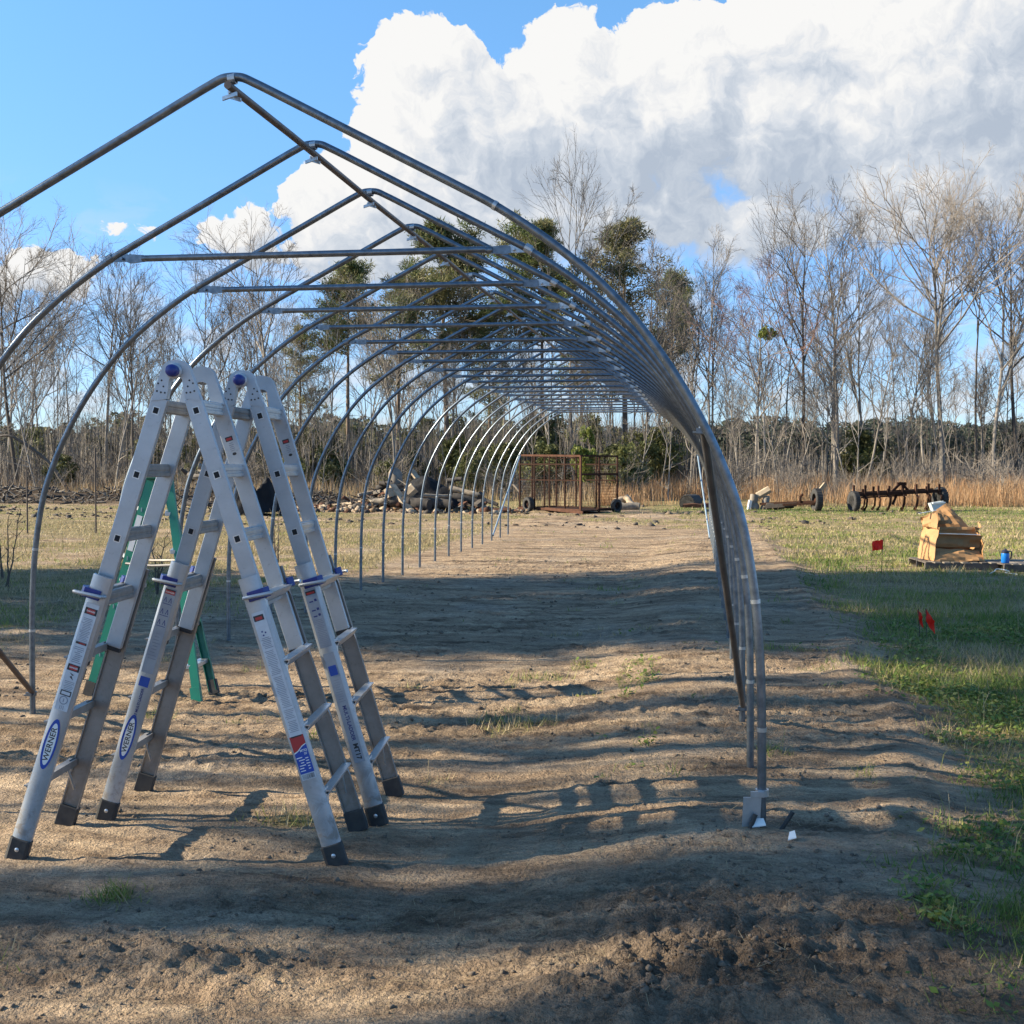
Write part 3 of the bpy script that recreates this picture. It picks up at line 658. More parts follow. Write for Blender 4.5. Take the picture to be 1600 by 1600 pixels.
# ------------------------------------------------------------------ folding multi-position ladders
def build_ladder(loc, rz, S, label, style):
    root = thing('folding_ladder', label, 'ladder', loc, rz, 'aluminium folding ladders set up as trestles')
    ZH = 2.19; rr = random.Random(3+style)
    top_u, top_z = 0.082, 2.04
    for leg in (-1, 1):
        foot = Vector((leg*S/2, 0, 0)); top = Vector((leg*top_u, 0, top_z)); a = (top-foot).normalized(); LEN = (top-foot).length
        nrm = Vector((a.z*leg, 0, -a.x*leg)) if True else None           # outward in the plane of the A
        nrm = Vector((leg*abs(a.z), 0, abs(a.x)))
        W = Vector((0, 1, 0))
        al = lambda s, w=0.0, n=0.0: foot+a*s+W*w+nrm*n
        s_in0 = 0.935; s_out1 = 1.335
        for side in (-1, 1):
            # outer rail: a rounded channel that flares towards the foot
            def wo(s): return side*(0.262-0.030*s/1.3)
            prof = []
            for q in range(9):
                t = -1+2*q/8; prof.append((t*0.044, 0.019-0.010*abs(t)**2.5))
            prof += [(0.044, -0.012), (0.038, -0.012), (0.036, 0.001), (-0.036, 0.001), (-0.038, -0.012), (-0.044, -0.012)]
            mb = MB(); p0 = al(0.07, wo(0.07)); p1 = al(s_out1, wo(s_out1)); axis = p1-p0
            mb.prism(prof if side > 0 else list(reversed(prof)), p0, nrm*(1 if side > 0 else 1), W*side, axis)
            dirty = (side > 0)
            rail = mb.build('outer_rail', M['alu_outer_dirty'] if dirty else M['alu_outer'], root, True)
            # rubber foot
            mb = MB(); f0 = al(-0.012, wo(0)); mb.prism([(-0.047, -0.020), (0.047, -0.020), (0.049, 0.016), (0.035, 0.024), (-0.035, 0.024), (-0.049, 0.016)], f0, nrm, W*side, a*0.105)
            ft = mb.build('rubber_foot', M['rubber'], rail, False, 0.004)
            mb = MB(); mb.lathe([(0.010, 0), (0.010, 0.003), (0.005, 0.006)], al(0.045, wo(0.04)+side*0.024), W*side, 10); mb.build('rivet', M['alu_bright'], ft, True)
            # inner rail: a straight box rail
            wi = side*0.190
            mb = MB(); q0 = al(s_in0, wi); q1 = al(LEN+0.03, wi)
            mb.prism([(-0.038, -0.014), (0.038, -0.014), (0.038, 0.014), (-0.038, 0.014)], q0, nrm, W*side, q1-q0)
            inner = mb.build('inner_rail', M['alu_inner'], root, False, 0.003)
            mb = MB(); mb.box(al(s_in0-0.010, wi), nrm*0.037, W*0.013, a*0.010); mb.build('end_cap', M['rubber'], inner)
            # the square rung ends that show through the inner rail
            for i in range(4):
                s = LEN-0.030-0.300*i
                if i == 3: continue
                fc = Face(al(s, wi+side*0.0148), nrm, a, W*side); mb = MB()
                fc.rect(mb, 0, 0, 0.032, 0.036, 0.0010, 0); fc.rect(mb, 0, 0, 0.023, 0.027, 0.0022, 1); mb.build('rung_end', [M['alu_bright'], M['hole']], inner)
            # lock: blue bracket round the outer rail and a steel bar
            sl = LEN-0.008-0.305*3+0.03
            w1 = wo(sl); mb = MB()
            mb.prism([(0.046, -0.03), (0.046, 0.022), (-0.02, 0.022), (-0.02, 0.030), (0.056, 0.034), (0.078, 0.0), (0.056, -0.03)], al(sl-0.022, w1), nrm, W*side, a*0.045)
            lk = mb.build('lock', M['blueplastic'], root, False, 0.003)
            mb = MB(); mb.tube([al(sl-0.01, w1+side*0.040, 0.095), al(sl-0.008, w1+side*0.047, 0.08), al(sl, w1+side*0.047, 0.0), al(sl+0.003, w1+side*0.045, -0.03), al(sl+0.003, w1+side*0.02, -0.04)], 0.0085, 10); mb.build('lock_bar', M['alu'], lk, True)
            # drawn stickers
            if side < 0:
                fc = Face(al(0, wo(0)-0.0195), nrm*leg, a, -W); out = fc
                slope = (wo(1.3)-wo(0))/1.3
                fo = Face(foot+W*(wo(0)+side*0.0200), nrm*leg if leg > 0 else -nrm*leg*-1, a, W*side)
                bx = Vector((1, 0, 0)); bx = (bx-a*bx.dot(a)).normalized()      # to the right as one faces the ladder
                aw = (a+W*slope).normalized()
                fo = Face(foot+W*(wo(0)+side*0.0200), bx, aw, W*side)
                mb = MB()
                if leg < 0 and style == 0:
                    fo.rect(mb, 0, 0.955, 0.060, 0.50, 0.0006, SW)
                    for yy, hh in ((1.170, 0.030), (0.905, 0.030)):
                        fo.rect(mb, 0, yy, 0.056, hh, 0.0012, BK); fo.rect(mb, 0, yy, 0.036, hh*0.72, 0.0018, RD); fo.text(mb, 'DANGER', 0, yy, 0.010, 0.0024, PP, 0.0002)
                    fo.rect(mb, 0, 1.02, 0.05, 0.010, 0.0012, BK); fo.rect(mb, 0.004, 1.02, 0.03, 0.006, 0.0018, RD)
                    for i in range(16):
                        y = 1.135-i*0.0072; fo.rect(mb, rr.uniform(-.003, .003), y, rr.uniform(0.030, 0.050), 0.0030, 0.0012, GY_)
                    for i in range(9):
                        y = 1.0-i*0.0085; fo.rect(mb, rr.uniform(-.006, .006), y, rr.uniform(0.020, 0.048), 0.0034, 0.0012, GY_)
                    # lightning and little climbing figure warning
                    mb.poly([fo.P(*p, 0.0012) for p in ((-0.012, 0.882), (0.012, 0.874), (0.002, 0.868), (0.014, 0.850), (-0.006, 0.862), (0.004, 0.870))], BK)
                    for i in range(6): fo.rect(mb, rr.uniform(-.004, .004), 0.840-i*0.0075, rr.uniform(0.03, 0.046), 0.003, 0.0012, GY_)
                    fo.rect(mb, 0, 0.786, 0.050, 0.024, 0.0012, BK); fo.rect(mb, 0, 0.786, 0.040, 0.014, 0.0018, SW)
                    fo.oval(mb, 0, 0.753, 0.020, 0.020, 0.0012, GY_); fo.oval(mb, 0, 0.753, 0.015, 0.015, 0.0018, SW); fo.rect(mb, 0, 0.753, 0.005, 0.016, 0.0024, GY_)
                    for i in range(3): fo.rect(mb, -0.008+i*0.008, 0.719, 0.003, 0.018, 0.0012, GY_)
                if leg < 0 and style == 1:
                    fo.rect(mb, 0, 0.985, 0.060, 0.44, 0.0006, SG); fo.rect(mb, 0, 1.185, 0.050, 0.020, 0.0012, RD)
                    fo.rect(mb, 0, 1.197, 0.050, 0.006, 0.0014, BK); fo.text(mb, 'DANGER', 0, 1.184, 0.011, 0.002, PP, 0.0002)
                    for yy in (1.145, 1.085, 1.03):                                         # small pictures of the ladder positions
                        for d in (-0.014, 0.012):
                            mb.quad(fo.P(d-0.008, yy-0.012, .0012), fo.P(d-0.005, yy-0.012, .0012), fo.P(d+0.002, yy+0.014, .0012), fo.P(d-0.001, yy+0.014, .0012), NV)
                            mb.quad(fo.P(d+0.005, yy-0.012, .0012), fo.P(d+0.009, yy-0.012, .0012), fo.P(d+0.002, yy+0.014, .0012), fo.P(d-0.001, yy+0.014, .0012), NV)
                        fo.rect(mb, 0, yy-0.02, 0.045, 0.003, 0.0012, NV)
                    for i in range(9): fo.rect(mb, rr.uniform(-.004, .004), 0.97-i*0.016, rr.uniform(0.02, 0.046), 0.004, 0.0012, GY_)
                    fo.rect(mb, 0, 0.72, 0.050, 0.050, 0.0012, BL)
                    fo.text(mb, 'MT17 MULTI LADDER', 0.004, 0.60, 0.018, 0.0012, NV, 0.0004, math.pi/2)
                if leg < 0:
                    y0 = 0.545 if style == 0 else 0.43
                    fo.oval(mb, 0, y0, 0.030, 0.118, 0.0010, BL, 40); fo.oval(mb, 0.0008, y0, 0.0205, 0.098, 0.0016, PP, 40)
                    fo.text(mb, 'WERNER', 0.001, y0, 0.036, 0.0024, BK, 0.0005, math.pi/2, 1.08)
                if leg > 0 and style == 0:
                    fo.rect(mb, 0, 0.885, 0.058, 0.58, 0.0006, SW); fo.rect(mb, -0.002, 1.148, 0.046, 0.026, 0.0012, BK); fo.rect(mb, -0.002, 1.146, 0.032, 0.014, 0.0018, RD)
                    for q in ((-0.006, 1.085), (0.008, 1.078), (-0.004, 1.068)): fo.rect(mb, q[0], q[1], 0.007, 0.007, 0.0012, NV)
                    for i in range(58):
                        y = 1.055-i*0.0076
                        if rr.random() < 0.92: fo.rect(mb, rr.uniform(-.003, .003), y, rr.uniform(0.030, 0.046), 0.0030, 0.0012, GY_)
                    fo.rect(mb, 0, 0.502, 0.066, 0.205, 0.0008, SW); fo.rect(mb, 0, 0.515, 0.064, 0.172, 0.0014, BL)
                    mb.poly([fo.P(*p, 0.0020) for p in ((-0.032, 0.601), (0.032, 0.601), (0.032, 0.560), (0.010, 0.552), (-0.012, 0.535), (-0.032, 0.528))], RD)
                    mb.poly([fo.P(*p, 0.0026) for p in ((-0.032, 0.528), (-0.012, 0.535), (0.010, 0.552), (0.032, 0.560), (0.032, 0.556), (0.010, 0.547), (-0.012, 0.530), (-0.032, 0.522))], PP)
                    fo.rect(mb, 0, 0.598, 0.050, 0.006, 0.0028, BK)
                    fo.text(mb, 'MT22', 0.012, 0.530, 0.014, 0.0022, PP, 0.0004); fo.text(mb, "22'", 0.018, 0.515, 0.012, 0.0022, PP, 0.0004)
                    for i in range(6): fo.rect(mb, -0.012+rr.uniform(-.006, .006), 0.502-i*0.012, rr.uniform(0.015, 0.03), 0.004, 0.0022, PP)
                    for i in range(5): fo.rect(mb, 0.017, 0.495-i*0.012, rr.uniform(0.010, 0.02), 0.004, 0.0022, PP)
                    for i in range(13): fo.rect(mb, -0.026+i*0.0043, 0.414, rr.choice((0.001, 0.0018, 0.0024)), 0.022, 0.0016, BK)
                if leg > 0 and style == 1:
                    fo.rect(mb, 0, 1.06, 0.060, 0.30, 0.0006, SG); fo.rect(mb, 0, 1.190, 0.050, 0.020, 0.0012, BK); fo.rect(mb, 0, 1.188, 0.040, 0.010, 0.0018, RD)
                    for yy in (1.145, 1.10, 1.07): fo.rect(mb, -0.008, yy, 0.02, 0.006, 0.0012, NV); fo.rect(mb, 0.014, yy+0.004, 0.012, 0.012, 0.0012, NV)
                    for i in range(16): fo.rect(mb, rr.uniform(-.003, .003), 1.05-i*0.0085, rr.uniform(0.03, 0.05), 0.0032, 0.0012, GY_)
                    fo.rect(mb, 0, 0.60, 0.054, 0.56, 0.0006, SG); fo.rect(mb, 0.0, 0.79, 0.040, 0.050, 0.0012, BL)
                    for i in range(10): fo.rect(mb, rr.uniform(-.003, .003), 0.74-i*0.012, rr.uniform(0.02, 0.04), 0.003, 0.0012, GY_)
                    fo.text(mb, 'MULTI-LADDER', 0.002, 0.52, 0.026, 0.0012, NV, 0.0006, -math.pi/2); fo.text(mb, 'MT17', 0.002, 0.375, 0.034, 0.0012, BK, 0.0012, -math.pi/2)
                if mb.f: mb.build('sticker', ink_list(), rail)
            if side > 0 and leg > 0:                       # warning on the inward face of the far inner rail
                bx = Vector((1, 0, 0)); bx = (bx-a*bx.dot(a)).normalized(); fo = Face(foot+W*(wi-0.0145), bx, a, -W); mb = MB(); y = LEN-0.155
                fo.rect(mb, 0, y, 0.036, 0.022, 0.0008, BK); fo.rect(mb, 0, y-0.001, 0.026, 0.012, 0.0014, RD)
                for i in range(5): fo.rect(mb, 0.002, y-0.022-i*0.009, 0.018+0.006*(i % 2), 0.004, 0.0008, GY_)
                fo.oval(mb, 0.004, y-0.075, 0.010, 0.007, 0.0008, BK); mb.build('sticker', ink_list(), inner)
        # rungs
        fl = [(-0.018, -0.030), (0.018, -0.030), (0.021, -0.026), (0.021, -0.012), (0.017, -0.009), (0.017, 0.000), (0.021, 0.003), (0.021, 0.017), (0.017, 0.020), (0.017, 0.026), (0.011, 0.030), (-0.011, 0.030), (-0.017, 0.026), (-0.017, 0.020), (-0.021, 0.017), (-0.021, 0.003), (-0.017, 0.000), (-0.017, -0.009), (-0.021, -0.012), (-0.021, -0.026)]
        for i in range(4):
            s = LEN-0.008-0.305*i; mb = MB(); n = Vector((leg, 0, 0)); z = Vector((0, 0, 1))
            mb.prism(fl, al(s, -0.178), n, z, W*0.356); mb.build('rung', M['alu_bright'] if leg > 0 else M['alu_dirty'], root)
        for i in range(4):
            s = LEN-0.008-0.305*(3+i)+0.012; w = 0.262-0.030*s/1.3
            mb = MB(); n = Vector((leg, 0, 0)); z = Vector((0, 0, 1))
            mb.prism([(-0.004, -0.016), (0.004, -0.016), (0.006, 0.010), (0.034, 0.012), (0.034, 0.018), (-0.006, 0.018)], al(s, -w+0.005, 0.030), n, z, W*(2*w-0.01))
            mb.prism([(0.010, -0.020), (0.015, -0.020), (0.034, 0.012), (0.028, 0.012)], al(s, -w+0.02, 0.030), n, z, W*(2*w-0.04))
            for sd in (-1, 1): mb.poly([al(s-0.055, sd*(w+0.001), 0.044), al(s+0.02, sd*(w+0.001), 0.044), al(s+0.02, sd*(w-0.07), 0.046), al(s, sd*(w-0.05), 0.046)])
            rg = mb.build('rung', M['alu_bright'] if leg > 0 else M['alu_dirty'], root)
            if i == 3:
                for sd in (-1, 1):
                    mb = MB(); mb.bar(al(s-0.005, sd*(w-0.10), 0.035), al(s-0.125, sd*(w-0.012), 0.0), 0.018, 0.004, W); mb.build('gusset', M['alu_bright'], rg)
    # hinges
    for side in (-1, 1):
        w0 = side*0.176; W = Vector((0, 1, 0)); mb = MB()
        c = Vector((0, 0, ZH))
        outl = []
        for i in range(15):
            t = math.pi*i/14; outl.append((0.066*math.cos(t)+0.0, ZH+0.052*math.sin(t)-0.005))
        def side_pts(sg):   # strap down to the rail
            return [(sg*0.066, ZH-0.005), (sg*0.094, top_z+0.07), (sg*0.112, top_z+0.014)], [(sg*0.042, top_z+0.022), (sg*0.034, top_z+0.07), (sg*0.030, ZH-0.045)]
        ro, ri = side_pts(1); lo, li = side_pts(-1)
        arc_in = [(0.030*math.cos(math.pi*i/8), ZH-0.045+0.018*math.sin(math.pi*i/8)) for i in range(9)]
        # build as strips so that the inner gap stays open
        outer = list(reversed(ro))+outl+lo; inner_l = list(ri)+arc_in[1:-1]+list(reversed(li))
        def lerp_path(p, n):
            P = [Vector((a, b)) for a, b in p]; D = [0]
            for i in range(1, len(P)): D.append(D[-1]+(P[i]-P[i-1]).length)
            out = []
            for k in range(n):
                d = D[-1]*k/(n-1); j = max(i for i in range(len(D)) if D[i] <= d+1e-9); j = min(j, len(P)-2); f = (d-D[j])/max(1e-9, D[j+1]-D[j]); out.append(P[j].lerp(P[j+1], f))
            return out
        N = 33; O = lerp_path(outer, N); I = lerp_path(inner_l, N); t0, t1 = w0-side*0.010, w0+side*0.0325
        pt = lambda q, t: Vector((q.x, t, q.y))
        for i in range(N-1):
            for t, fl_ in ((t0, 0), (t1, 1)):
                qd = (pt(O[i], t), pt(O[i+1], t), pt(I[i+1], t), pt(I[i], t)); mb.quad(*(qd if fl_ else qd[::-1]))
            mb.quad(pt(O[i], t0), pt(O[i+1], t0), pt(O[i+1], t1), pt(O[i], t1)); mb.quad(pt(I[i+1], t0), pt(I[i], t0), pt(I[i], t1), pt(I[i+1], t1))
        for e in (0, N-1): mb.quad(pt(O[e], t0), pt(I[e], t0), pt(I[e], t1), pt(O[e], t1))
        hg = mb.build('hinge', M['alu'], root, True)
        mb = MB()
        for sg in (-1, 1):
            for q in ((0.064, 0.105), (0.080, 0.092), (0.056, 0.078), (0.086, 0.058), (0.068, 0.052), (0.050, 0.050)):
                mb.lathe([(0.0045, 0), (0.004, 0.0015)], (sg*q[0]*0.98, t1+side*0.0004, top_z+q[1]), W*side, 8)
        mb.build('rivet', M['ink'], hg)
        mb = MB(); kc = Vector((-0.004, t1, ZH-0.004))
        mb.lathe([(0.036, 0), (0.036, 0.010), (0.030, 0.014)], kc, W*side, 24, 1); mb.lathe([(0.027, 0.012), (0.028, 0.040), (0.026, 0.052), (0.018, 0.060), (0.0, 0.062)], kc, W*side, 24, 0)
        mb.build('hinge_knob', [M['blueplastic'], M['alu']], hg, True)
    return root
l1 = build_ladder((-2.32, 5.37, 0.012), math.atan2(0.145, 1.46), 1.46, 'nearer aluminium folding ladder with white warning sticker and red and blue label', 0)
l2 = build_ladder((-2.255, 6.00, 0.012), math.atan2(0.13, 1.38), 1.38, 'farther aluminium folding ladder with grey worn stickers, behind the first one', 1)

# ------------------------------------------------------------------ green step ladder
def step_ladder():
    A, B, Cn, Df = gp(308, 1098), gp(335, 1086), gp(138, 1087), gp(122, 1064)
    root = thing('step_ladder', 'green fibreglass step ladder with aluminium treads standing behind the two folding ladders', 'ladder', (0, 0, 0))
    near_r, far_r, near_l, far_l = A, B, Cn, Df
    tn = CAMP+ray(249, 745)*9.25; tf = CAMP+ray(243, 745)*9.72; T = Vector(((tn.x+tf.x)/2, 0, 1.66)); ty = (tn.y+tf.y)/2
    tops = {'nr': Vector((tn.x+0.07, tn.y, T.z)), 'fr': Vector((tf.x+0.085, tf.y, T.z)), 'nl': Vector((tn.x-0.07, tn.y, T.z)), 'fl': Vector((tf.x-0.085, tf.y, T.z))}
    feet = {'nr': near_r, 'fr': far_r, 'nl': near_l, 'fl': far_l}
    for k in tops:
        f = feet[k].copy(); f.z = hz(f.x, f.y); d = (tops[k]-f).normalized(); mb = MB()
        ss = -1 if k[0] == 'n' else 1
        side = Vector((1, 0, 0)); side = (side-d*side.dot(d)).normalized(); w = side.cross(d)
        if w.y < 0: w = -w
        mb.prism([(-0.032, 0), (0.032, 0), (0.032, -ss*0.026), (0.027, -ss*0.026), (0.027, -ss*0.005), (-0.027, -ss*0.005), (-0.027, -ss*0.026), (-0.032, -ss*0.026)], f+d*0.02, side, w, tops[k]-f)
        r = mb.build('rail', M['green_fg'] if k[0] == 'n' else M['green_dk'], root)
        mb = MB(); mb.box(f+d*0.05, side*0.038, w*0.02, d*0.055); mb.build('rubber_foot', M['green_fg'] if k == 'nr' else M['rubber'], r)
        if k == 'nl':
            mb = MB(); mb.box(f+d*1.30-w*0.003, side*0.022, w*0.002, d*0.14); mb.build('sticker', M['sticker'], r)
    def at(k, z):
        f = feet[k]; t = z/tops[k].z; return f.lerp(tops[k], t)
    for i in range(5):
        z = 0.26+0.285*i; p, q = at('nr', z), at('fr', z); mb = MB()
        mb.bar(p+Vector((-0.02, 0.0, 0)), q+Vector((-0.02, 0, 0)), 0.075, 0.03, (1, 0, 0)); mb.build('tread', M['alu_bright'], root, False, 0.003)
    for i in range(4):
        z = 0.32+0.37*i; p, q = at('nl', z), at('fl', z); mb = MB(); mb.bar(p, q, 0.03, 0.014, (0, 0, 1)); mb.build('rear_bar', M['alu'], root)
    for s in ('n', 'f'):
        z = 1.02; p, q = at(s+'l', z), at(s+'r', z); mb = MB(); o = Vector((0, -0.012 if s == 'n' else 0.012, 0)); mb.tube([p+o, (p+q)/2+o+Vector((0, 0, -0.012)), q+o], 0.010, 8); mb.build('spreader', M['alu_dirty'], root, True)
    mb = MB(); mb.box((T.x, ty, T.z+0.03), (0.115, 0, 0), ((tf.x-tn.x)*0.62, (tf.y-tn.y)*0.62, 0), (0, 0, 0.03)); mb.build('top_cap', M['green_dk'], root, False, 0.012)
step_ladder()
# ------------------------------------------------------------------ survey flags
def flag(px, py, hgt, tilt, label, fl, rz=0.0):
    p = gp(px, py, 0.02); z = hz(p.x, p.y); root = thing('marker_flag', label, 'flag', (p.x, p.y, z), rz, 'red marker flags in the grass')
    t = Vector(tilt)*hgt; top = Vector((t.x, t.y, hgt)); mb = MB(); mb.tube([(0, 0, -0.08), top*0.5+Vector((0.004, 0, 0)), top], 0.0042, 6); mb.build('wire_stake', M['wire'], root, True)
    mb = MB(); nx_, nz_ = 6, 5
    P = [[top+Vector((fl[0]*i/nx_, 0.018*math.sin(i*1.4+fl[2])*i/nx_+0.01*math.sin(j*1.1+i), -fl[1]*j/nz_-fl[3]*i/nx_+0.006*math.sin(i*2+j))) for j in range(nz_+1)] for i in range(nx_+1)]
    for e, o in ((0, 0.0006), (1, -0.0006)):
        for i in range(nx_):
            for j in range(nz_):
                q = [P[i][j], P[i+1][j], P[i+1][j+1], P[i][j+1]]; q = [v+Vector((0, o, 0)) for v in q]; mb.quad(*(q if e else q[::-1]))
    mb.build('pennant', M['flag'], root, True)
flag(1377, 905, 0.53, (-0.04, 0, 1), 'single red marker flag on a tall wire between the tunnel and the cardboard box', (0.17, 0.15, 0.5, 0.03), 2.6)
flag(1437, 1008, 0.28, (-0.09, 0, 1), 'left red marker flag of the close pair in the shaded grass', (0.06, 0.11, 1.0, 0.08), 0.6)
flag(1447, 1012, 0.30, (-0.03, 0, 1), 'right larger red marker flag of the close pair in the shaded grass', (0.085, 0.12, 2.0, 0.12), 0.3)

# ------------------------------------------------------------------ pallets, cardboard box, jug
def pallet(p, rz, label, L=1.2, Wd=1.0):
    root = thing('pallet', label, 'pallet', (p.x, p.y, hz(p.x, p.y)), rz, 'wooden pallets under the box'); Hh = 0.13
    for j in (-1, 0, 1):
        mb = MB(); mb.box((0, j*(Wd/2-0.03), 0.06), (L/2, 0, 0), (0, 0.028, 0), (0, 0, 0.05)); mb.build('stringer', M['wood_dark'], root)
    n = 8
    for i in range(n):
        x = -L/2+0.06+(L-0.12)*i/(n-1); mb = MB(); mb.box((x, 0, Hh-0.008), (0.052, 0, 0), (0, Wd/2, 0), (0, 0, 0.010)); mb.build('top_board', M['wood_grey'] if i % 3 else M['wood_dark'], root)
    for i in range(3):
        x = -L/2+0.08+(L-0.16)*i/2; mb = MB(); mb.box((x, 0, 0.002), (0.05, 0, 0), (0, Wd/2, 0), (0, 0, 0.007)); mb.build('bottom_board', M['wood_dark'], root)
    return root
pc = gp(1500, 893, 0.05); pb = gp(1588, 896, 0.05)
PX = Vector((_c, _s, 0)); PY = Vector((-_s, _c, 0))
pallet(pc+PY*0.42+PX*0.02, YAW-0.06, 'weathered wooden pallet under the collapsed cardboard box', 1.15, 1.05)
pallet(pb+PY*0.40+PX*0.27, YAW+0.05, 'dark wooden pallet carrying the blue jug', 1.05, 0.95)
def cardboard():
    b = pc+PY*0.36; z0 = hz(b.x, b.y)+0.14
    root = thing('cardboard_box', 'big torn brown cardboard box slumped open on a pallet', 'box', (b.x, b.y, z0), YAW); root.scale = (0.9, 0.9, 0.9)
    def panel(name, pts, t=0.006, m='cardboard', bend=0.0, seed=0):
        # a sheet with a few bends: pts is a quad, subdivided and crumpled
        a, bb, c, d = map(Vector, pts); n = (bb-a).cross(d-a).normalized(); N = 8; mb = MB(); P = []
        for i in range(N+1):
            row = []
            for j in range(N+1):
                u, v = i/N, j/N; q = a.lerp(bb, u).lerp(d.lerp(c, u), v)
                k = float(fbm(np.array([u*2.2+seed]), np.array([v*2.2+seed*1.7]), 3, 400+seed)[0]); row.append(q+n*(bend*math.sin(math.pi*u)*math.sin(math.pi*v)+0.075*k))
            P.append(row)
        for e in (0, 1):
            for i in range(N):
                for j in range(N):
                    q = [P[i][j], P[i+1][j], P[i+1][j+1], P[i][j+1]]
                    if e: q = [v-n*t for v in q][::-1]
                    mb.quad(*q)
        for i in range(N):
            for (j) in (0, N):
                q = [P[i][j], P[i+1][j]]; mb.quad(q[0], q[1], q[1]-n*t, q[0]-n*t); q = [P[j][i], P[j][i+1]]; mb.quad(q[0], q[1], q[1]-n*t, q[0]-n*t)
        return mb.build(name, M[m], root, True)
    panel('front_panel', ((-0.46, -0.36, 0.0), (0.46, -0.38, 0.0), (0.42, -0.20, 0.20), (-0.40, -0.18, 0.22)), bend=0.05, seed=1)
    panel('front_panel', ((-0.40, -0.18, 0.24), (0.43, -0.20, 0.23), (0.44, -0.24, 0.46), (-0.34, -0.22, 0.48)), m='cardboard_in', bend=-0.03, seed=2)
    panel('front_panel', ((-0.33, -0.06, 0.40), (0.42, -0.08, 0.40), (0.40, -0.06, 0.60), (-0.30, -0.05, 0.60)), m='cardboard', bend=0.03, seed=3)
    panel('side_panel', ((-0.48, 0.36, 0.0), (-0.46, -0.36, 0.0), (-0.32, -0.20, 0.60), (-0.44, 0.32, 0.62)), bend=0.05, seed=4)
    panel('side_panel', ((0.46, -0.36, 0.0), (0.46, 0.36, 0.0), (0.44, 0.30, 0.55), (0.44, -0.20, 0.48)), bend=0.04, seed=5)
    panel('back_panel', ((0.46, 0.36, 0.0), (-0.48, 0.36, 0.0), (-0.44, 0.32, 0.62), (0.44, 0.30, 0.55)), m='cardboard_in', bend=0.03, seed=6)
    panel('flap', ((-0.44, 0.30, 0.58), (-0.34, -0.20, 0.58), (-0.30, -0.02, 0.88), (-0.58, 0.10, 0.74)), bend=0.08, seed=7)
    panel('flap', ((-0.28, 0.28, 0.58), (0.40, 0.26, 0.56), (0.02, 0.40, 1.02), (-0.24, 0.38, 0.86)), m='cardboard', bend=0.05, seed=8)
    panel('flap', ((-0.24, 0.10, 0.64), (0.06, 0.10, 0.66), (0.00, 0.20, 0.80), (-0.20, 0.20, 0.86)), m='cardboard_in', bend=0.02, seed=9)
    panel('flap', ((0.34, -0.16, 0.52), (0.44, 0.18, 0.54), (0.56, 0.10, 0.66), (0.46, -0.12, 0.62)), m='cardboard', bend=0.04, seed=10)
    mb = MB(); mb.bar((-0.34, -0.21, 0.49), (0.42, -0.24, 0.468), 0.02, 0.01, (0, 1, 0)); mb.build('white_edge', M['paper'], root)
    mb = MB(); mb.bar((-0.62, 0.0, 0.84), (-0.28, 0.05, 0.90), 0.02, 0.01, (0, 1, 0)); mb.build('tape_strip', M['paper'], root)
cardboard()
def jug():
    p = pb+PY*0.10+PX*(-0.14); z = hz(p.x, p.y)+0.135
    root = thing('drink_jug', 'blue plastic drink jug with dark lid standing on the right pallet', 'jug', (p.x, p.y, z), 0.3)
    mb = MB(); mb.lathe([(0.055, 0), (0.062, 0.01), (0.062, 0.14), (0.058, 0.155)], (0, 0, 0), (0, 0, 1), 20); mb.build('body', M['jug'], root, True)
    mb = MB(); mb.lathe([(0.060, 0.155), (0.060, 0.185), (0.045, 0.20), (0.022, 0.205), (0.020, 0.225), (0.0, 0.228)], (0, 0, 0), (0, 0, 1), 20); mb.build('lid', M['jug_lid'], root, True)
    mb = MB(); mb.tube([(0.05, 0, 0.185), (0.10, 0, 0.18), (0.11, 0, 0.13), (0.095, 0, 0.07), (0.06, 0, 0.05)], 0.010, 8); mb.build('handle', M['jug_lid'], root, True)
jug()
cp = gp(1560, 905, 0.05)
mb = MB()
def cl(px, py, z): q = gp(px, py, z); return Vector((q.x, q.y, max(z, hz(q.x, q.y)+0.015)))
mb.tube(catmull([cl(1546, 902, 0.05), cl(1553, 893, 0.15), cl(1558, 889, 0.165), cl(1572, 891, 0.16), cl(1577, 893, 0.12), cl(1571, 902, 0.03), cl(1590, 905, 0.02)], 5), 0.007, 6)
tag(mb.build('cord', M['paper'], None, True), 'thin white cord draped over the front edge of the right pallet', 'cord')

# ------------------------------------------------------------------ rusty cage wagon
def tyre_parts(root, c, ax, R0, w, hub='rust', name='wheel'):
    """tyre with a rounded section, rim and hub; returns the wheel"""
    ax = Vector(ax).normalized(); mb = MB()
    prof = [(R0*0.58, -w*0.42), (R0*0.80, -w*0.52), (R0*0.94, -w*0.46), (R0, -w*0.30), (R0*1.0, w*0.30), (R0*0.94, w*0.46), (R0*0.80, w*0.52), (R0*0.58, w*0.42), (R0*0.58, -w*0.42)]
    mb.lathe(prof, c, ax, 28)
    for i in range(28):
        a = 2*math.pi*i/28; u = ax.orthogonal().normalized(); v = ax.cross(u); d = u*math.cos(a)+v*math.sin(a); t = ax.cross(d)
        mb.box(Vector(c)+d*R0, d*0.012*R0/0.35, t*0.022*R0/0.35, ax*w*0.40)
    wh = mb.build(name, M['tyre'], root, True)
    mb = MB(); mb.lathe([(R0*0.585, -w*0.36), (R0*0.50, -w*0.30), (R0*0.40, -w*0.02), (R0*0.16, 0.0), (R0*0.15, w*0.25), (R0*0.05, w*0.28), (0, w*0.28)], c, ax, 20)
    mb.build('rim', M[hub], wh, True); return wh
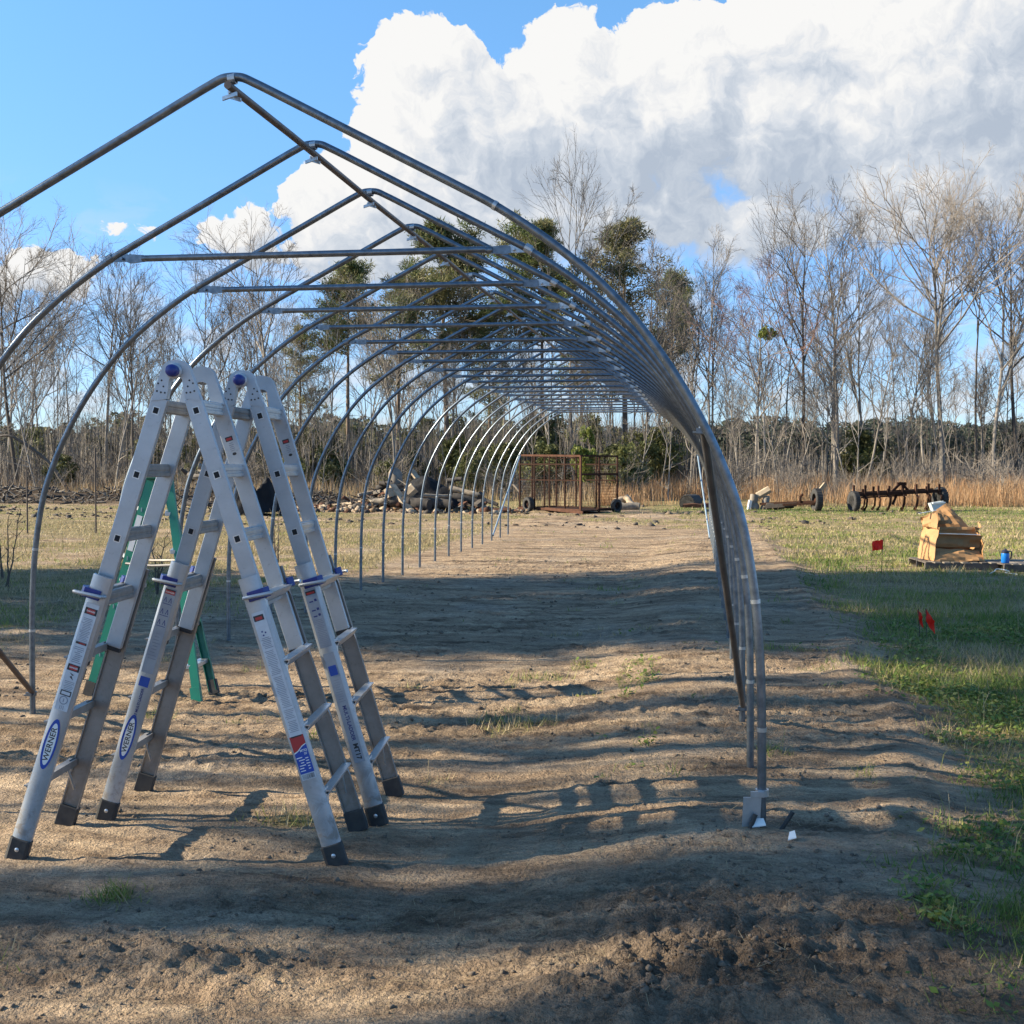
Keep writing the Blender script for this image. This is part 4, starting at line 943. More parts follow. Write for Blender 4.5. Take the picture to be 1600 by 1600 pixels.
def cage():
    B = gp(907, 803); A = Vector((-6.37, 44.7, 0)); u = Vector((-0.80, 0.60, 0)); v = Vector((0.60, 0.80, 0)); Lu, Lv, z0, Ht = 3.0, 1.95, 0.10, 2.02
    gz = 0.0
    root = thing('cage_wagon', 'rusty open cage wagon of steel bars and wire mesh at the edge of the woods', 'wagon', (B.x, B.y, 0))
    O = Vector((0, 0, 0)); P = lambda a, b, z: u*a+v*b+Vector((0, 0, z))
    def post(a, b, w=0.06, m='rust', z1=Ht, zb=z0-0.08):
        mb = MB(); mb.box(P(a, b, (zb+z1)/2), u*w/2, v*w/2, (0, 0, (z1-zb)/2)); mb.build('post', M[m], root)
    for a, b in ((0, 0), (Lu, 0), (0, Lv), (Lu, Lv)): post(a, b, 0.07 if (a, b) == (0, 0) else 0.055, 'rust_lt' if (a, b) == (0, 0) else 'rust')
    for i in (1, 2, 3): post(Lu*i/4, 0, 0.05)
    post(0, Lv*0.5, 0.06); 
    for i in (1, 2): post(Lu, Lv*i/3, 0.045); post(Lu*i/3, Lv, 0.045)
    def rail(a0, b0, a1, b1, z, w=0.06, m='rust', dz=0.0):
        mb = MB(); mb.bar(P(a0, b0, z), P(a1, b1, z+dz), w, w*0.9); mb.build('rail', M[m], root)
    rail(0, 0, Lu, 0, Ht, 0.07, 'rust_lt', 0.03); rail(0, 0, 0, Lv, Ht, 0.06); rail(Lu, 0, Lu, Lv, Ht+0.03, 0.06); rail(0, Lv, Lu, Lv, Ht, 0.05, 'rust', 0.03)
    rail(0, 0, 0, Lv, 1.38, 0.075); rail(0, 0, Lu, 0, 1.72, 0.05); rail(0, 0, Lu, 0, 1.16, 0.045); rail(Lu, 0, Lu, Lv, 1.72, 0.045); rail(0, Lv, Lu*0.5, Lv, 1.15, 0.045); rail(0, Lv, Lu*0.5, Lv, 1.72, 0.05)
    rail(0, Lv*0.45, 0, Lv, 0.12, 0.09); rail(0, 0, Lu, 0, 0.12, 0.09, 'rust_lt'); rail(Lu, 0, Lu, Lv, 0.12, 0.08); rail(0, Lv, Lu, Lv, 0.12, 0.08)
    for (a0, b0, a1, b1) in ((Lu*0.05, 0, Lu*0.45, Lv*0.4), (Lu*0.75, Lv*0.1, Lu*0.2, Lv*0.5)):
        mb = MB(); mb.tube([P(a0, b0, Ht-0.02), P((a0+a1)/2, (b0+b1)/2, Ht-0.10), P(a1, b1, Ht+0.02)], 0.018, 6); mb.build('roof_brace', M['rust'], root, True)
    def wires(o, d, L, z0_, z1_, name='wire_mesh'):
        mb = MB(); n = int(L/0.10)
        for i in range(1, n): mb.bar(o+d*(L*i/n)+Vector((0, 0, z0_)), o+d*(L*i/n)+Vector((0, 0, z1_)), 0.006, 0.006)
        m_ = int((z1_-z0_)/0.10)
        for j in range(m_+1): z = z0_+(z1_-z0_)*j/m_; mb.bar(o+Vector((0, 0, z)), o+d*L+Vector((0, 0, z)), 0.006, 0.006)
        mb.build(name, M['rust'], root)
    wires(O, u, Lu, 0.15, 1.95); wires(O, v, Lv, 0.15, 1.95); wires(P(Lu, 0, 0), v, Lv, 0.15, 1.95); wires(P(0, Lv, 0), u, Lu, 0.15, 1.95)
    mb = MB(); mb.box(P(Lu/2, Lv/2, 0.10), u*Lu/2, v*Lv/2, (0, 0, 0.02)); mb.build('floor_plate', M['rust'], root)
    c = P(Lu*0.80, -0.16, 0.27); tyre_parts(root, c, -v+u*0.25, 0.27, 0.20)
    c = P(-0.10, Lv*0.92, 0.24); tyre_parts(root, c, -u, 0.24, 0.16)
    mb = MB(); mb.bar(P(Lu*0.55, -0.05, 0.14), P(-0.35, -0.25, 0.06), 0.10, 0.05); mb.build('drawbar', M['rust_lt'], root)
cage()

# ------------------------------------------------------------------ rusty field cultivator
def along(px0, py0, px1, py1):
    a, b = gp(px0, py0), gp(px1, py1); return a, b
def cultivator():
    a, b = gp(1334, 799.5), gp(1474, 798.5); d = (b-a); L = d.length; u = d.normalized(); v = Vector((-u.y, u.x, 0))
    root = thing('field_cultivator', 'rusty tractor cultivator with many tines and a tyre at each end', 'cultivator', (a.x, a.y, 0))
    P = lambda x, y, z: u*x+v*y+Vector((0, 0, z))
    zb = 0.62
    for y, z in ((0.0, zb), (0.55, zb+0.02)):
        mb = MB(); mb.bar(P(0.15, y, z), P(L-0.12, y, z+0.14), 0.13, 0.12); mb.build('toolbar', M['rust'], root)
    mb = MB(); mb.bar(P(0.3, 0, zb-0.10), P(L*0.6, 0.1, zb-0.02), 0.06, 0.06); mb.build('toolbar', M['rust_lt'], root)
    rr = random.Random(5)
    xs = [0.25, 0.42, 0.62, 0.95, 1.05, 1.35, 1.7, 1.95, 2.25, 2.5, 2.8, 3.0, 3.25, 3.45]
    for i, x in enumerate(xs):
        if x > L-0.2: continue
        y = 0.0 if i % 2 else 0.55; zz = zb+0.14*x/L; mb = MB(); up = rr.choice((0.18, 0.26, 0.34, 0.30)); w = 0.035
        mb.bar(P(x, y-0.06, zz-0.05), P(x, y-0.06, zz+up), 0.075, 0.055, u)
        mb.tube([P(x, y+0.02, zz), P(x, y-0.22, zz-0.18), P(x, y-0.18, zz-0.42), P(x, y-0.02, 0.04)], [0.040, 0.038, 0.034, 0.026], 6)
        mb.poly([P(x-0.06, y-0.02, 0.10), P(x, y+0.06, 0.02), P(x+0.06, y-0.02, 0.10), P(x, y-0.05, 0.16)])
        mb.build('tine', M['rust'] if i % 3 else M['rust_lt'], root)
    m0 = L*0.55
    mb = MB(); mb.bar(P(m0-0.55, 0.1, zb), P(m0, 0.2, zb+0.44), 0.09, 0.05); mb.bar(P(m0+0.35, 0.1, zb+0.05), P(m0, 0.2, zb+0.44), 0.09, 0.05); mb.bar(P(m0-0.16, 0.2, zb+0.40), P(m0+0.2, 0.2, zb+0.40), 0.12, 0.08); mb.bar(P(m0, 0.2, zb), P(m0, 0.2, zb+0.46), 0.08, 0.06); mb.build('hitch_mast', M['rust'], root)
    mb = MB(); mb.bar(P(m0-0.5, -0.1, zb-0.35), P(m0-0.2, 0.1, zb+0.05), 0.08, 0.06); mb.build('hitch_arm', M['rust'], root)
    tyre_parts(root, P(0.0, 0.0, 0.37), PX+PY*0.18, 0.38, 0.22); tyre_parts(root, P(L-0.02, 0.2, 0.47), PX+PY*0.22, 0.42, 0.24)
    mb = MB(); mb.bar(P(0.0, 0.05, 0.42), P(0.25, 0.0, zb), 0.07, 0.05); mb.bar(P(L-0.05, 0.2, 0.58), P(L-0.2, 0.1, zb+0.14), 0.07, 0.05); mb.build('wheel_arm', M['rust'], root)
    q = a+P(L*0.79, -0.75, 0)
    return q
cq = cultivator()
def crate():
    root = thing('plastic_crate', 'grey white broken plastic crate lying against the cultivator', 'crate', (cq.x, cq.y, 0.02), YAW+0.3)
    W2, D2, Hh = 0.27, 0.16, 0.34
    mb = MB(); mb.box((0, -D2, Hh*0.55), (W2, 0, 0.04), (0, 0.012, 0.006), (-0.04, 0.05, Hh*0.48)); mb.build('front_panel', M['whiteplastic'], root)
    mb = MB(); mb.box((0, 0.0, Hh*0.55), (W2, 0, 0.04), (0, 0.012, 0.006), (-0.04, 0.05, Hh*0.46)); mb.build('back_panel', M['whiteplastic'], root)
    for s in (-1, 1):
        mb = MB(); mb.box((s*W2, -D2/2, Hh*0.55+s*0.04), (0.012, 0, 0), (0, D2/2, 0), (-0.04, 0.05, Hh*0.46)); mb.build('side_panel', M['whiteplastic'], root)
    mb = MB(); mb.bar((-W2, -D2-0.01, 0.92*Hh), (W2, -D2-0.01, 0.98*Hh), 0.05, 0.04); mb.build('rim', M['paper'], root)
    for s in (-1, 1):
        mb = MB(); mb.bar((s*W2*0.6, -D2, 0.0), (s*W2*0.7, -D2, 0.1), 0.07, 0.05); mb.build('leg', M['paper'], root)
crate()
# ------------------------------------------------------------------ axle with one tyre and the weathered heap beside it
def axle():
    a, b = gp(1205, 797), gp(1278, 799); u = (b-a).normalized(); v = Vector((-u.y, u.x, 0)); L = (b-a).length
    root = thing('trailer_axle', 'dark rusty trailer axle lying in the grass with one tyre at its right end', 'trailer', (a.x, a.y, 0))
    P = lambda x, y, z: u*x+v*y+Vector((0, 0, z))
    mb = MB(); mb.bar(P(-0.5, 0.1, 0.22), P(L-0.1, 0.05, 0.36), 0.09, 0.09); mb.build('axle_beam', M['rust'], root)
    mb = MB(); mb.bar(P(-0.1, -0.3, 0.14), P(L*0.55, 0.0, 0.24), 0.14, 0.10); mb.build('frame_rail', M['wood_char'], root)
    mb = MB(); mb.bar(P(L*0.3, -0.2, 0.22), P(L*0.98, 0.1, 0.30), 0.08, 0.08); mb.build('frame_rail', M['rust'], root)
    mb = MB(); mb.tube([P(L*0.62, 0, 0.2), P(L*0.63, 0, 0.55), P(L*0.68, 0, 0.62)], 0.05, 8); mb.build('jack_post', M['rust'], root)
    tyre_parts(root, P(L-0.05, 0.0, 0.42), -u*0.75-v*0.66, 0.42, 0.26, 'rust_lt')
    return a, u, v
ax_a, ax_u, ax_v = axle()
def log_obj(name, label, cat, a, b, r0, r1, m, group=None, k=9, seed=0):
    a, b = Vector(a), Vector(b); n = 7; rr = random.Random(seed); mb = MB(); pts = []
    for i in range(n):
        t = i/(n-1); pts.append(a.lerp(b, t)+Vector((rr.uniform(-1, 1), rr.uniform(-1, 1), rr.uniform(-1, 1)))*r0*0.16)
    mb.tube(pts, [(r0+(r1-r0)*i/(n-1))*rr.uniform(0.9, 1.1) for i in range(n)], k)
    return tag(mb.build(name, M[m], None, True), label, cat, group)
def splitlog(name, label, cat, a, b, w, m, group=None):
    a, b = Vector(a), Vector(b); d = b-a; s = d.normalized().orthogonal().normalized(); t = d.normalized().cross(s); mb = MB()
    mb.prism([(-w, -w*0.5), (w*0.9, -w*0.6), (w*1.1, 0.1*w), (0.2*w, w*0.8), (-w*0.8, w*0.4)], a, s, t, d); return tag(mb.build(name, M[m], None), label, cat, group)
A0 = ax_a-ax_u*0.75
log_obj('stump', 'grey weathered stump standing at the left end of the trailer axle', 'stump', A0+Vector((0.05, 0, -0.05)), A0+Vector((0.0, 0.1, 0.62)), 0.22, 0.15, 'wood_grey', seed=1)
log_obj('stump', 'smaller grey broken stump leaning beside the trailer axle', 'stump', A0+Vector((0.42, 0.0, -0.05)), A0+Vector((0.50, 0.1, 0.52)), 0.16, 0.12, 'wood_grey', seed=2)
log_obj('log', 'dark log lying just left of the trailer axle beam', 'log', A0+Vector((0.5, -0.3, 0.14)), A0+Vector((1.5, -0.2, 0.18)), 0.15, 0.12, 'wood_char', seed=3)
splitlog('split_log', 'pale split log standing on the weathered stump', 'log', A0+Vector((0.15, 0.1, 0.52)), A0+Vector((0.62, 0.1, 0.80)), 0.14, 'wood_pale')
splitlog('plank', 'tan plank leaning up behind the trailer axle', 'plank', A0+Vector((2.35, 0.6, 0.50)), A0+Vector((2.75, 0.7, 1.0)), 0.09, 'wood_pale')
splitlog('plank', 'white tipped board end at the foot of the weathered stump', 'plank', A0+Vector((-0.18, -0.2, 0.0)), A0+Vector((-0.12, -0.15, 0.36)), 0.08, 'paper')
# ------------------------------------------------------------------ culvert pipe half sunk in soil
q = gp(1073, 793); mb = MB(); ax = Vector((0.35, 0.94, 0)).normalized()
prof = []
for i in range(17): prof.append((0.32+(0.018 if i % 2 else 0), i*0.06))
prof += [(0.27, 0.96), (0.27, 0.0), (0.32, 0.0)]
mb.lathe(prof, q+Vector((0, 0, 0.18)), ax, 26)
mb.lathe([(0.0, 0.0), (0.27, 0.02)], q+Vector((0, 0, 0.18))+ax*0.9, ax, 26)
tag(mb.build('culvert_pipe', M['rubber'], None, True), 'short black corrugated culvert pipe lying open end forward in the brown grass', 'pipe')
for i, (dx, dy, L_, lab) in enumerate(((0.25, -0.35, 0.8, 'long rust red metal scrap lying in front of the culvert pipe'), (0.75, -0.2, 0.6, 'short rust red metal scrap lying right of the culvert pipe'))):
    mb = MB(); o = q+Vector((dx, dy, hz(q.x+dx, q.y+dy)+0.07)); mb.prism([(-L_/2, -0.06), (L_/2, -0.05), (L_/2, 0.03), (L_*0.1, 0.09), (-L_/2, 0.05)], o, (1, 0.1, 0), (0, 0, 1), (0.02, 0.28, 0.03)); tag(mb.build('metal_scrap', M['rust_lt'], None), lab, 'scrap')

# ------------------------------------------------------------------ woodpile
def wz(p, h): return Vector((p.x, p.y, hz(p.x, p.y)+h))
def wp(px, dist, h): q = col_at(px, dist); return wz(q, h)
G_ = 'logs and boards of the woodpile'
log_obj('stump', 'tall pale grey stump standing upright on top of the woodpile', 'stump', wp(618, 45.3, 0.35), wp(619, 45.3, 1.18), 0.30, 0.27, 'wood_grey', G_, 16, 11)
splitlog('split_log', 'tan split board leaning right of the upright stump', 'log', wp(643, 45.4, 1.25), wp(655, 45.2, 0.75), 0.10, 'wood_pale', G_)
splitlog('plank', 'long pale beam sloping down the front of the woodpile', 'plank', wp(612, 43.6, 0.80), wp(641, 42.9, 0.02), 0.13, 'wood_pale', G_)
splitlog('split_log', 'pale wedge of split wood beside the black tarpaulin', 'log', wp(636, 43.4, 0.55), wp(647, 43.4, 0.78), 0.20, 'wood_pale', G_)
splitlog('split_log', 'pale broken log end left of the long pale beam', 'log', wp(607, 43.4, 0.75), wp(612, 43.3, 0.45), 0.18, 'wood_pale', G_)
log_obj('log', 'long white pole lying on the right side of the woodpile', 'log', wp(703, 44.0, 0.58), wp(748, 43.8, 0.50), 0.10, 0.09, 'wood_pale', G_, 9, 12)
log_obj('log', 'thin grey pole lying across the front of the black tarpaulin', 'log', wp(660, 43.0, 0.58), wp(700, 43.2, 0.55), 0.06, 0.05, 'wood_grey', G_, 8, 13)
for i, (x0, h0, x1, h1_, r, dd, lab) in enumerate((
    (590, 0.25, 612, 0.5, 0.13, 44.6, 'dark bark log at the left shoulder of the woodpile'),
    (594, 0.5, 616, 0.62, 0.09, 44.4, 'thin dark branch on the left crest of the woodpile'),
    (610, 0.35, 640, 0.30, 0.20, 43.4, 'thick charred log at the foot of the long pale beam'),
    (640, 0.25, 672, 0.22, 0.24, 43.3, 'thick charred log under the front of the black tarpaulin'),
    (668, 0.20, 705, 0.22, 0.20, 43.5, 'charred log at the right foot of the black tarpaulin'),
    (700, 0.75, 722, 0.95, 0.09, 44.4, 'dark branch sticking up right of the black tarpaulin'),
    (708, 0.30, 752, 0.26, 0.16, 44.0, 'dark log under the long white pole'),
    (746, 0.15, 752, 0.55, 0.13, 44.0, 'dark block at the right end of the long white pole'),
    (585, 0.20, 606, 0.30, 0.14, 43.8, 'brown bark log at the left foot of the woodpile'),
    (755, 0.35, 778, 0.20, 0.08, 44.8, 'thin dark branch between the woodpile and the cage wagon'),
    (802, 0.95, 814, 0.62, 0.05, 46.5, 'thin grey branch leaning just left of the cage wagon'))):
    log_obj('log', lab, 'log', wp(x0, dd, h0), wp(x1, dd-0.2, h1_), r, r*0.85, 'wood_char' if i not in (8, 10) else 'wood_grey', G_, 10, 20+i)
splitlog('plank', 'rust red board on the ground left of the cage wagon', 'plank', wp(768, 43.0, 0.10), wp(798, 42.8, 0.14), 0.08, 'rust_lt', G_)
log_obj('log', 'pale grey log lying in the grass right of the cage wagon', 'log', wp(962, 47, 0.30), wp(985, 47.2, 0.42), 0.14, 0.12, 'wood_pale', G_, 9, 41)
log_obj('log', 'grey curled root lying right of the cage wagon', 'log', wp(978, 47, 0.50), wp(990, 46.6, 0.15), 0.13, 0.10, 'wood_pale', G_, 9, 42)
log_obj('log', 'dark log half hidden in brush right of the cage wagon', 'log', wp(966, 46.4, 0.10), wp(1000, 46.4, 0.12), 0.17, 0.15, 'wood_grey', G_, 9, 43)
rw = random.Random(31)
for i in range(34):                                     # small split pieces heaped round the foot of the pile
    px = rw.gauss(600, 26) if i < 22 else rw.uniform(690, 770); p = wp(px, 43.2+rw.random()*1.6, rw.uniform(0.05, 0.22)); dv = Vector((rw.uniform(-1, 1), rw.uniform(-0.8, 0.8), rw.uniform(-0.3, 0.4))).normalized()*rw.uniform(0.14, 0.38)
    splitlog('split_log', 'short split piece of firewood heaped at the foot of the woodpile', 'log', p-dv, p+dv, rw.uniform(0.06, 0.12), rw.choice(('wood_pale', 'wood_char', 'wood_grey', 'rust_lt')), 'short split pieces of the woodpile')
def tarp(cpx, dist, rx, ry, h, label, seed):
    c = col_at(cpx, dist); n = 48; u, v = np.meshgrid(np.linspace(-1, 1, n), np.linspace(-1, 1, n)); r = np.sqrt(u*u+v*v)
    k = fbm(u*1.6+seed, v*1.6, 3, 500+seed); f = np.abs(fbm(u*2.5+0.8*k, v*2.5+seed, 3, 520+seed))
    x, y = c.x+u*rx*_c-v*ry*_s, c.y+u*rx*_s+v*ry*_c
    z = H(x, y, True)+np.maximum(0.015, h*np.clip(1-r**2.2, 0, 1)**0.7*(0.85+0.9*k)+0.04+0.10*(0.3-f))
    idx = np.arange(n*n).reshape(n, n); F = np.stack([idx[:-1, :-1].ravel(), idx[:-1, 1:].ravel(), idx[1:, 1:].ravel(), idx[1:, :-1].ravel()], 1)
    F = F[(r[:-1, :-1].ravel() < 1.02+0.2*k[:-1, :-1].ravel())]
    o = link(bpy.data.objects.new('tarpaulin', np_mesh('tarpaulin', np.stack([x.ravel(), y.ravel(), z.ravel()], 1), F, [M['tarp']], smooth=True)))
    return tag(o, label, 'tarpaulin')
tarp(668, 44.3, 1.75, 0.9, 0.55, 'crumpled black tarpaulin thrown over the middle of the woodpile', 1)
tarp(388, 40.5, 1.25, 0.9, 1.05, 'crumpled black tarpaulin over the brush heap behind the ladders', 2)
# brush heap with upturned roots behind the ladders
rr = random.Random(17)
for i in range(11):
    px = 285+rr.random()*70; h = rr.uniform(0.3, 1.7); a = wp(px, 42+rr.random()*2, h); b = a+Vector((rr.uniform(-0.9, 0.9), rr.uniform(-0.4, 0.4), rr.uniform(-0.5, 0.35))); b.z = max(b.z, hz(b.x, b.y)+0.1)
    log_obj('root_limb', 'crooked dark root or limb in the brush heap behind the ladders', 'root', a, b, rr.uniform(0.07, 0.14), 0.05, 'wood_char' if i % 3 else 'wood_grey', 'roots and limbs of the brush heap', 8, 60+i)
splitlog('split_log', 'pale split trunk slanting through the brush heap behind the ladders', 'log', wp(308, 41.5, 0.6), wp(352, 41.0, 1.35), 0.15, 'wood_grey')
c = col_at(322, 43.2); mb = MB(); 
for i in range(60):
    a = rr.uniform(0, 6.28); r = rr.uniform(0, 1.3); p = Vector((c.x+r*math.cos(a), c.y+0.6*r*math.sin(a), rr.uniform(0.0, 1.3)*(1-r/1.6))); d = Vector((rr.uniform(-1, 1), rr.uniform(-1, 1), rr.uniform(-0.2, 0.7)))*0.5; mb.tube([p, p+d*0.5+Vector((0, 0, rr.uniform(-.1, .1))), p+d], [0.03, 0.022, 0.008], 5)
tag(mb.build('brush_twigs', M['wood_char'], None, True), 'dense tangle of dark twigs in the brush heap behind the ladders', kind='stuff')
mb = MB()
for i in range(150):
    a = rr.uniform(0, 6.28); r = rr.random()**0.6; x, y = WOOD[0]+2.6*r*math.cos(a), WOOD[1]-0.2+1.1*r*math.sin(a); p = Vector((x, y, hz(x, y)+rr.uniform(0, 0.45)*(1-0.6*r))); d_ = Vector((rr.uniform(-1, 1), rr.uniform(-0.7, 0.7), rr.uniform(-0.15, 0.6))).normalized()*rr.uniform(0.2, 0.7); mb.tube([p-d_*0.3, p+d_*0.3+Vector((0, 0, rr.uniform(-.06, .06))), p+d_], [0.026, 0.02, 0.007], 5, mi=rr.choice((0, 0, 1)))
tag(mb.build('heap_twigs', [M['wood_char'], M['wood_grey']], None, True), 'loose dark branches tangled through the woodpile', kind='stuff')
# sticks along the soil bank at the far left
mb = MB()
for i in range(1100):
    x = rr.uniform(-33, -13); y = rr.uniform(45.6, 48.4); z = hz(x, y); d = Vector((rr.uniform(-1, 1), rr.uniform(-0.5, 0.5), rr.uniform(-0.1, 0.35)))*rr.uniform(0.2, 0.7); p = Vector((x, y, z+0.02)); r = rr.uniform(0.012, 0.05); mb.tube([p-d*0.5, p+d*0.5+Vector((0, 0, rr.uniform(0, 0.12)))], [r, r*0.6], 5, mi=rr.choice((0, 0, 0, 1)))
tag(mb.build('bank_sticks', [M['wood_char'], M['wood_grey']], None), 'broken sticks and roots lying on the soil bank at the left', kind='stuff')

# ------------------------------------------------------------------ stakes and saplings
def stake(px, py, ptop, label, r=0.010, lean=0.0, m='wire'):
    p = gp(px, py); dd = (p-CAMP).dot(_fwd); h = (py-ptop)*dd/FPX; z = hz(p.x, p.y); mb = MB(); mb.tube([(p.x, p.y, z-0.1), (p.x+lean*h, p.y, z+h)], r, 8); tag(mb.build('stake', M[m], None, True), label, 'stake', 'thin stakes at the left edge of the pad')
stake(43, 834, 735, 'thin dark iron stake standing just left of the leftmost full hoop', 0.02)
stake(150, 833, 700, 'tall thin dark stake standing in the grass left of the folding ladders', 0.022)
def sapling(px, py, ptop, label, seed, n=3):
    rr = random.Random(seed); p = gp(px, py); dd = (p-CAMP).dot(_fwd); h = (py-ptop)*dd/FPX; z = hz(p.x, p.y)
    root = thing('sapling', label, 'sapling', (p.x, p.y, z), 0, 'bare saplings left of the pad')
    for i in range(n):
        lean = Vector((rr.uniform(-0.16, 0.16), rr.uniform(-0.1, 0.1), 1)); hh = h*(1 if i == 0 else rr.uniform(0.5, 0.95)); mb = MB(); pts = [Vector((rr.uniform(-.05, .05)*i, 0, -0.05))]
        for k in range(1, 7): pts.append(lean*hh*k/6+Vector((rr.uniform(-.02, .02), rr.uniform(-.02, .02), 0)))
        mb.tube(pts, [0.014-0.0016*k for k in range(7)], 6)
        for k in range(9):
            q = pts[2+k % 5]; d = Vector((rr.uniform(-1, 1), rr.uniform(-1, 1), rr.uniform(0.5, 1.3)))*0.11; mb.tube([q, q+d], [0.005, 0.002], 4)
        mb.build('stem', M['bark_dk'], root, True)
sapling(4, 905, 790, 'thin bare sapling at the very left edge of the grass', 1, 2)
sapling(12, 918, 800, 'thin bare sapling just right of the edge sapling', 2, 2)
sapling(225, 925, 815, 'bare multi stemmed sapling showing between the legs of the folding ladder', 3, 4)
sapling(247, 930, 830, 'leaning bare sapling in front of the green step ladder', 4, 3)
sapling(432, 892, 800, 'bare sapling in the grass right of the folding ladders', 5, 3)
# ------------------------------------------------------------------ trees
def rot_about(v, ax, a): return Matrix.Rotation(a, 3, ax) @ v
class TreeGen:
    def __init__(s, seed): s.r = random.Random(seed); s.tr = MB(); s.cr = MB()
    def stem(s, mb, p, d, L, r0, r1, n, k, wander, up, cap=False):
        P = [p.copy()]; D = [d.copy()]; q = p.copy(); d = d.copy()
        for i in range(n):
            d = (d+Vector((s.r.uniform(-1, 1), s.r.uniform(-1, 1), s.r.uniform(-1, 1)))*wander+Vector((0, 0, up))).normalized()
            q = q+d*(L/n); P.append(q.copy()); D.append(d.copy())
        mb.tube(P, [r0+(r1-r0)*i/n for i in range(n+1)], k, cap)
        return P, D
    def at(s, P, D, t):
        x = t*(len(P)-1); i = min(int(x), len(P)-2); f = x-i; return P[i].lerp(P[i+1], f), D[min(i+1, len(D)-1)]
    def child_dir(s, d, ang):
        ax = d.orthogonal().normalized(); ax = rot_about(ax, d, s.r.uniform(0, 6.283)); return rot_about(d, ax, ang).normalized()
def bare_tree(seed, Ht=18.0, limbs=11, fork=0.5, spread=0.8, first=0.42, limbL=0.34, rad=0.0085, lean=0.03, dense=1.0, wander=0.05):
    g = TreeGen(seed); r = g.r; d0 = Vector((r.uniform(-1, 1)*lean, r.uniform(-1, 1)*lean, 1)).normalized(); R0 = Ht*rad
    P, D = g.stem(g.tr, Vector((0, 0, -0.3)), d0, Ht*0.97+0.3, R0, 0.012, 11, 8, wander, 0.03)
    mains = [(P, D, R0, Ht*0.97, first, 1.0)]
    if r.random() < fork:
        t = r.uniform(0.35, 0.55); p, d = g.at(P, D, t); L = Ht*(1-t)*r.uniform(0.8, 0.95); rr_ = R0*(1-t)*0.85
        P2, D2 = g.stem(g.tr, p, g.child_dir(d, r.uniform(0.3, 0.5)), L, rr_, 0.012, 8, 7, wander, 0.07); mains.append((P2, D2, rr_, L, 0.2, 0.7))
    def twigs(P, D, L, rad_, n, lvl):
        for i in range(n):
            t = 0.18+0.82*(i+r.random())/n; p, d = g.at(P, D, min(t, 0.99)); dd = g.child_dir(d, r.uniform(0.35, 0.85)); l = L*r.uniform(0.38, 0.66)*(1.15-0.5*t)
            if lvl == 1:
                Q, E = g.stem(g.cr, p, dd, l, rad_, 0.008, 5, 4, 0.13, 0.05); twigs(Q, E, l, rad_*0.5, int(4.4*dense), 2)
            elif lvl == 2:
                Q, E = g.stem(g.cr, p, dd, l, max(0.009, rad_), 0.005, 3, 3, 0.15, 0.05); twigs(Q, E, l*1.1, 0.006, int(3*dense+0.5), 3)
            else:
                g.stem(g.cr, p, dd, max(0.25, l), 0.0065, 0.003, 2, 3, 0.14, 0.08)
    for (P, D, R_, L, f, w) in mains:
        n = max(3, int(limbs*w))
        for i in range(n):
            t = f+(0.97-f)*((i+r.random()*0.8)/n); p, d = g.at(P, D, t); ang = r.uniform(0.55, 1.15)*spread
            l = L*limbL*r.uniform(0.75, 1.25)*(1.25-0.85*(t-f)/(1-f)); rl = max(0.022, R_*(1-t)*0.62+0.016)
            Q, E = g.stem(g.tr, p, g.child_dir(d, ang), l, rl, 0.010, 8, 5, 0.20, 0.07); twigs(Q, E, l, rl*0.48, int(7*dense), 1)
    # a few dead stubs on the lower trunk
    for i in range(r.randint(1, 4)):
        p, d = g.at(mains[0][0], mains[0][1], r.uniform(0.12, first)); g.stem(g.tr, p, g.child_dir(d, r.uniform(0.8, 1.3)), r.uniform(0.5, 2.2), 0.03, 0.008, 3, 4, 0.15, 0.02)
    return g
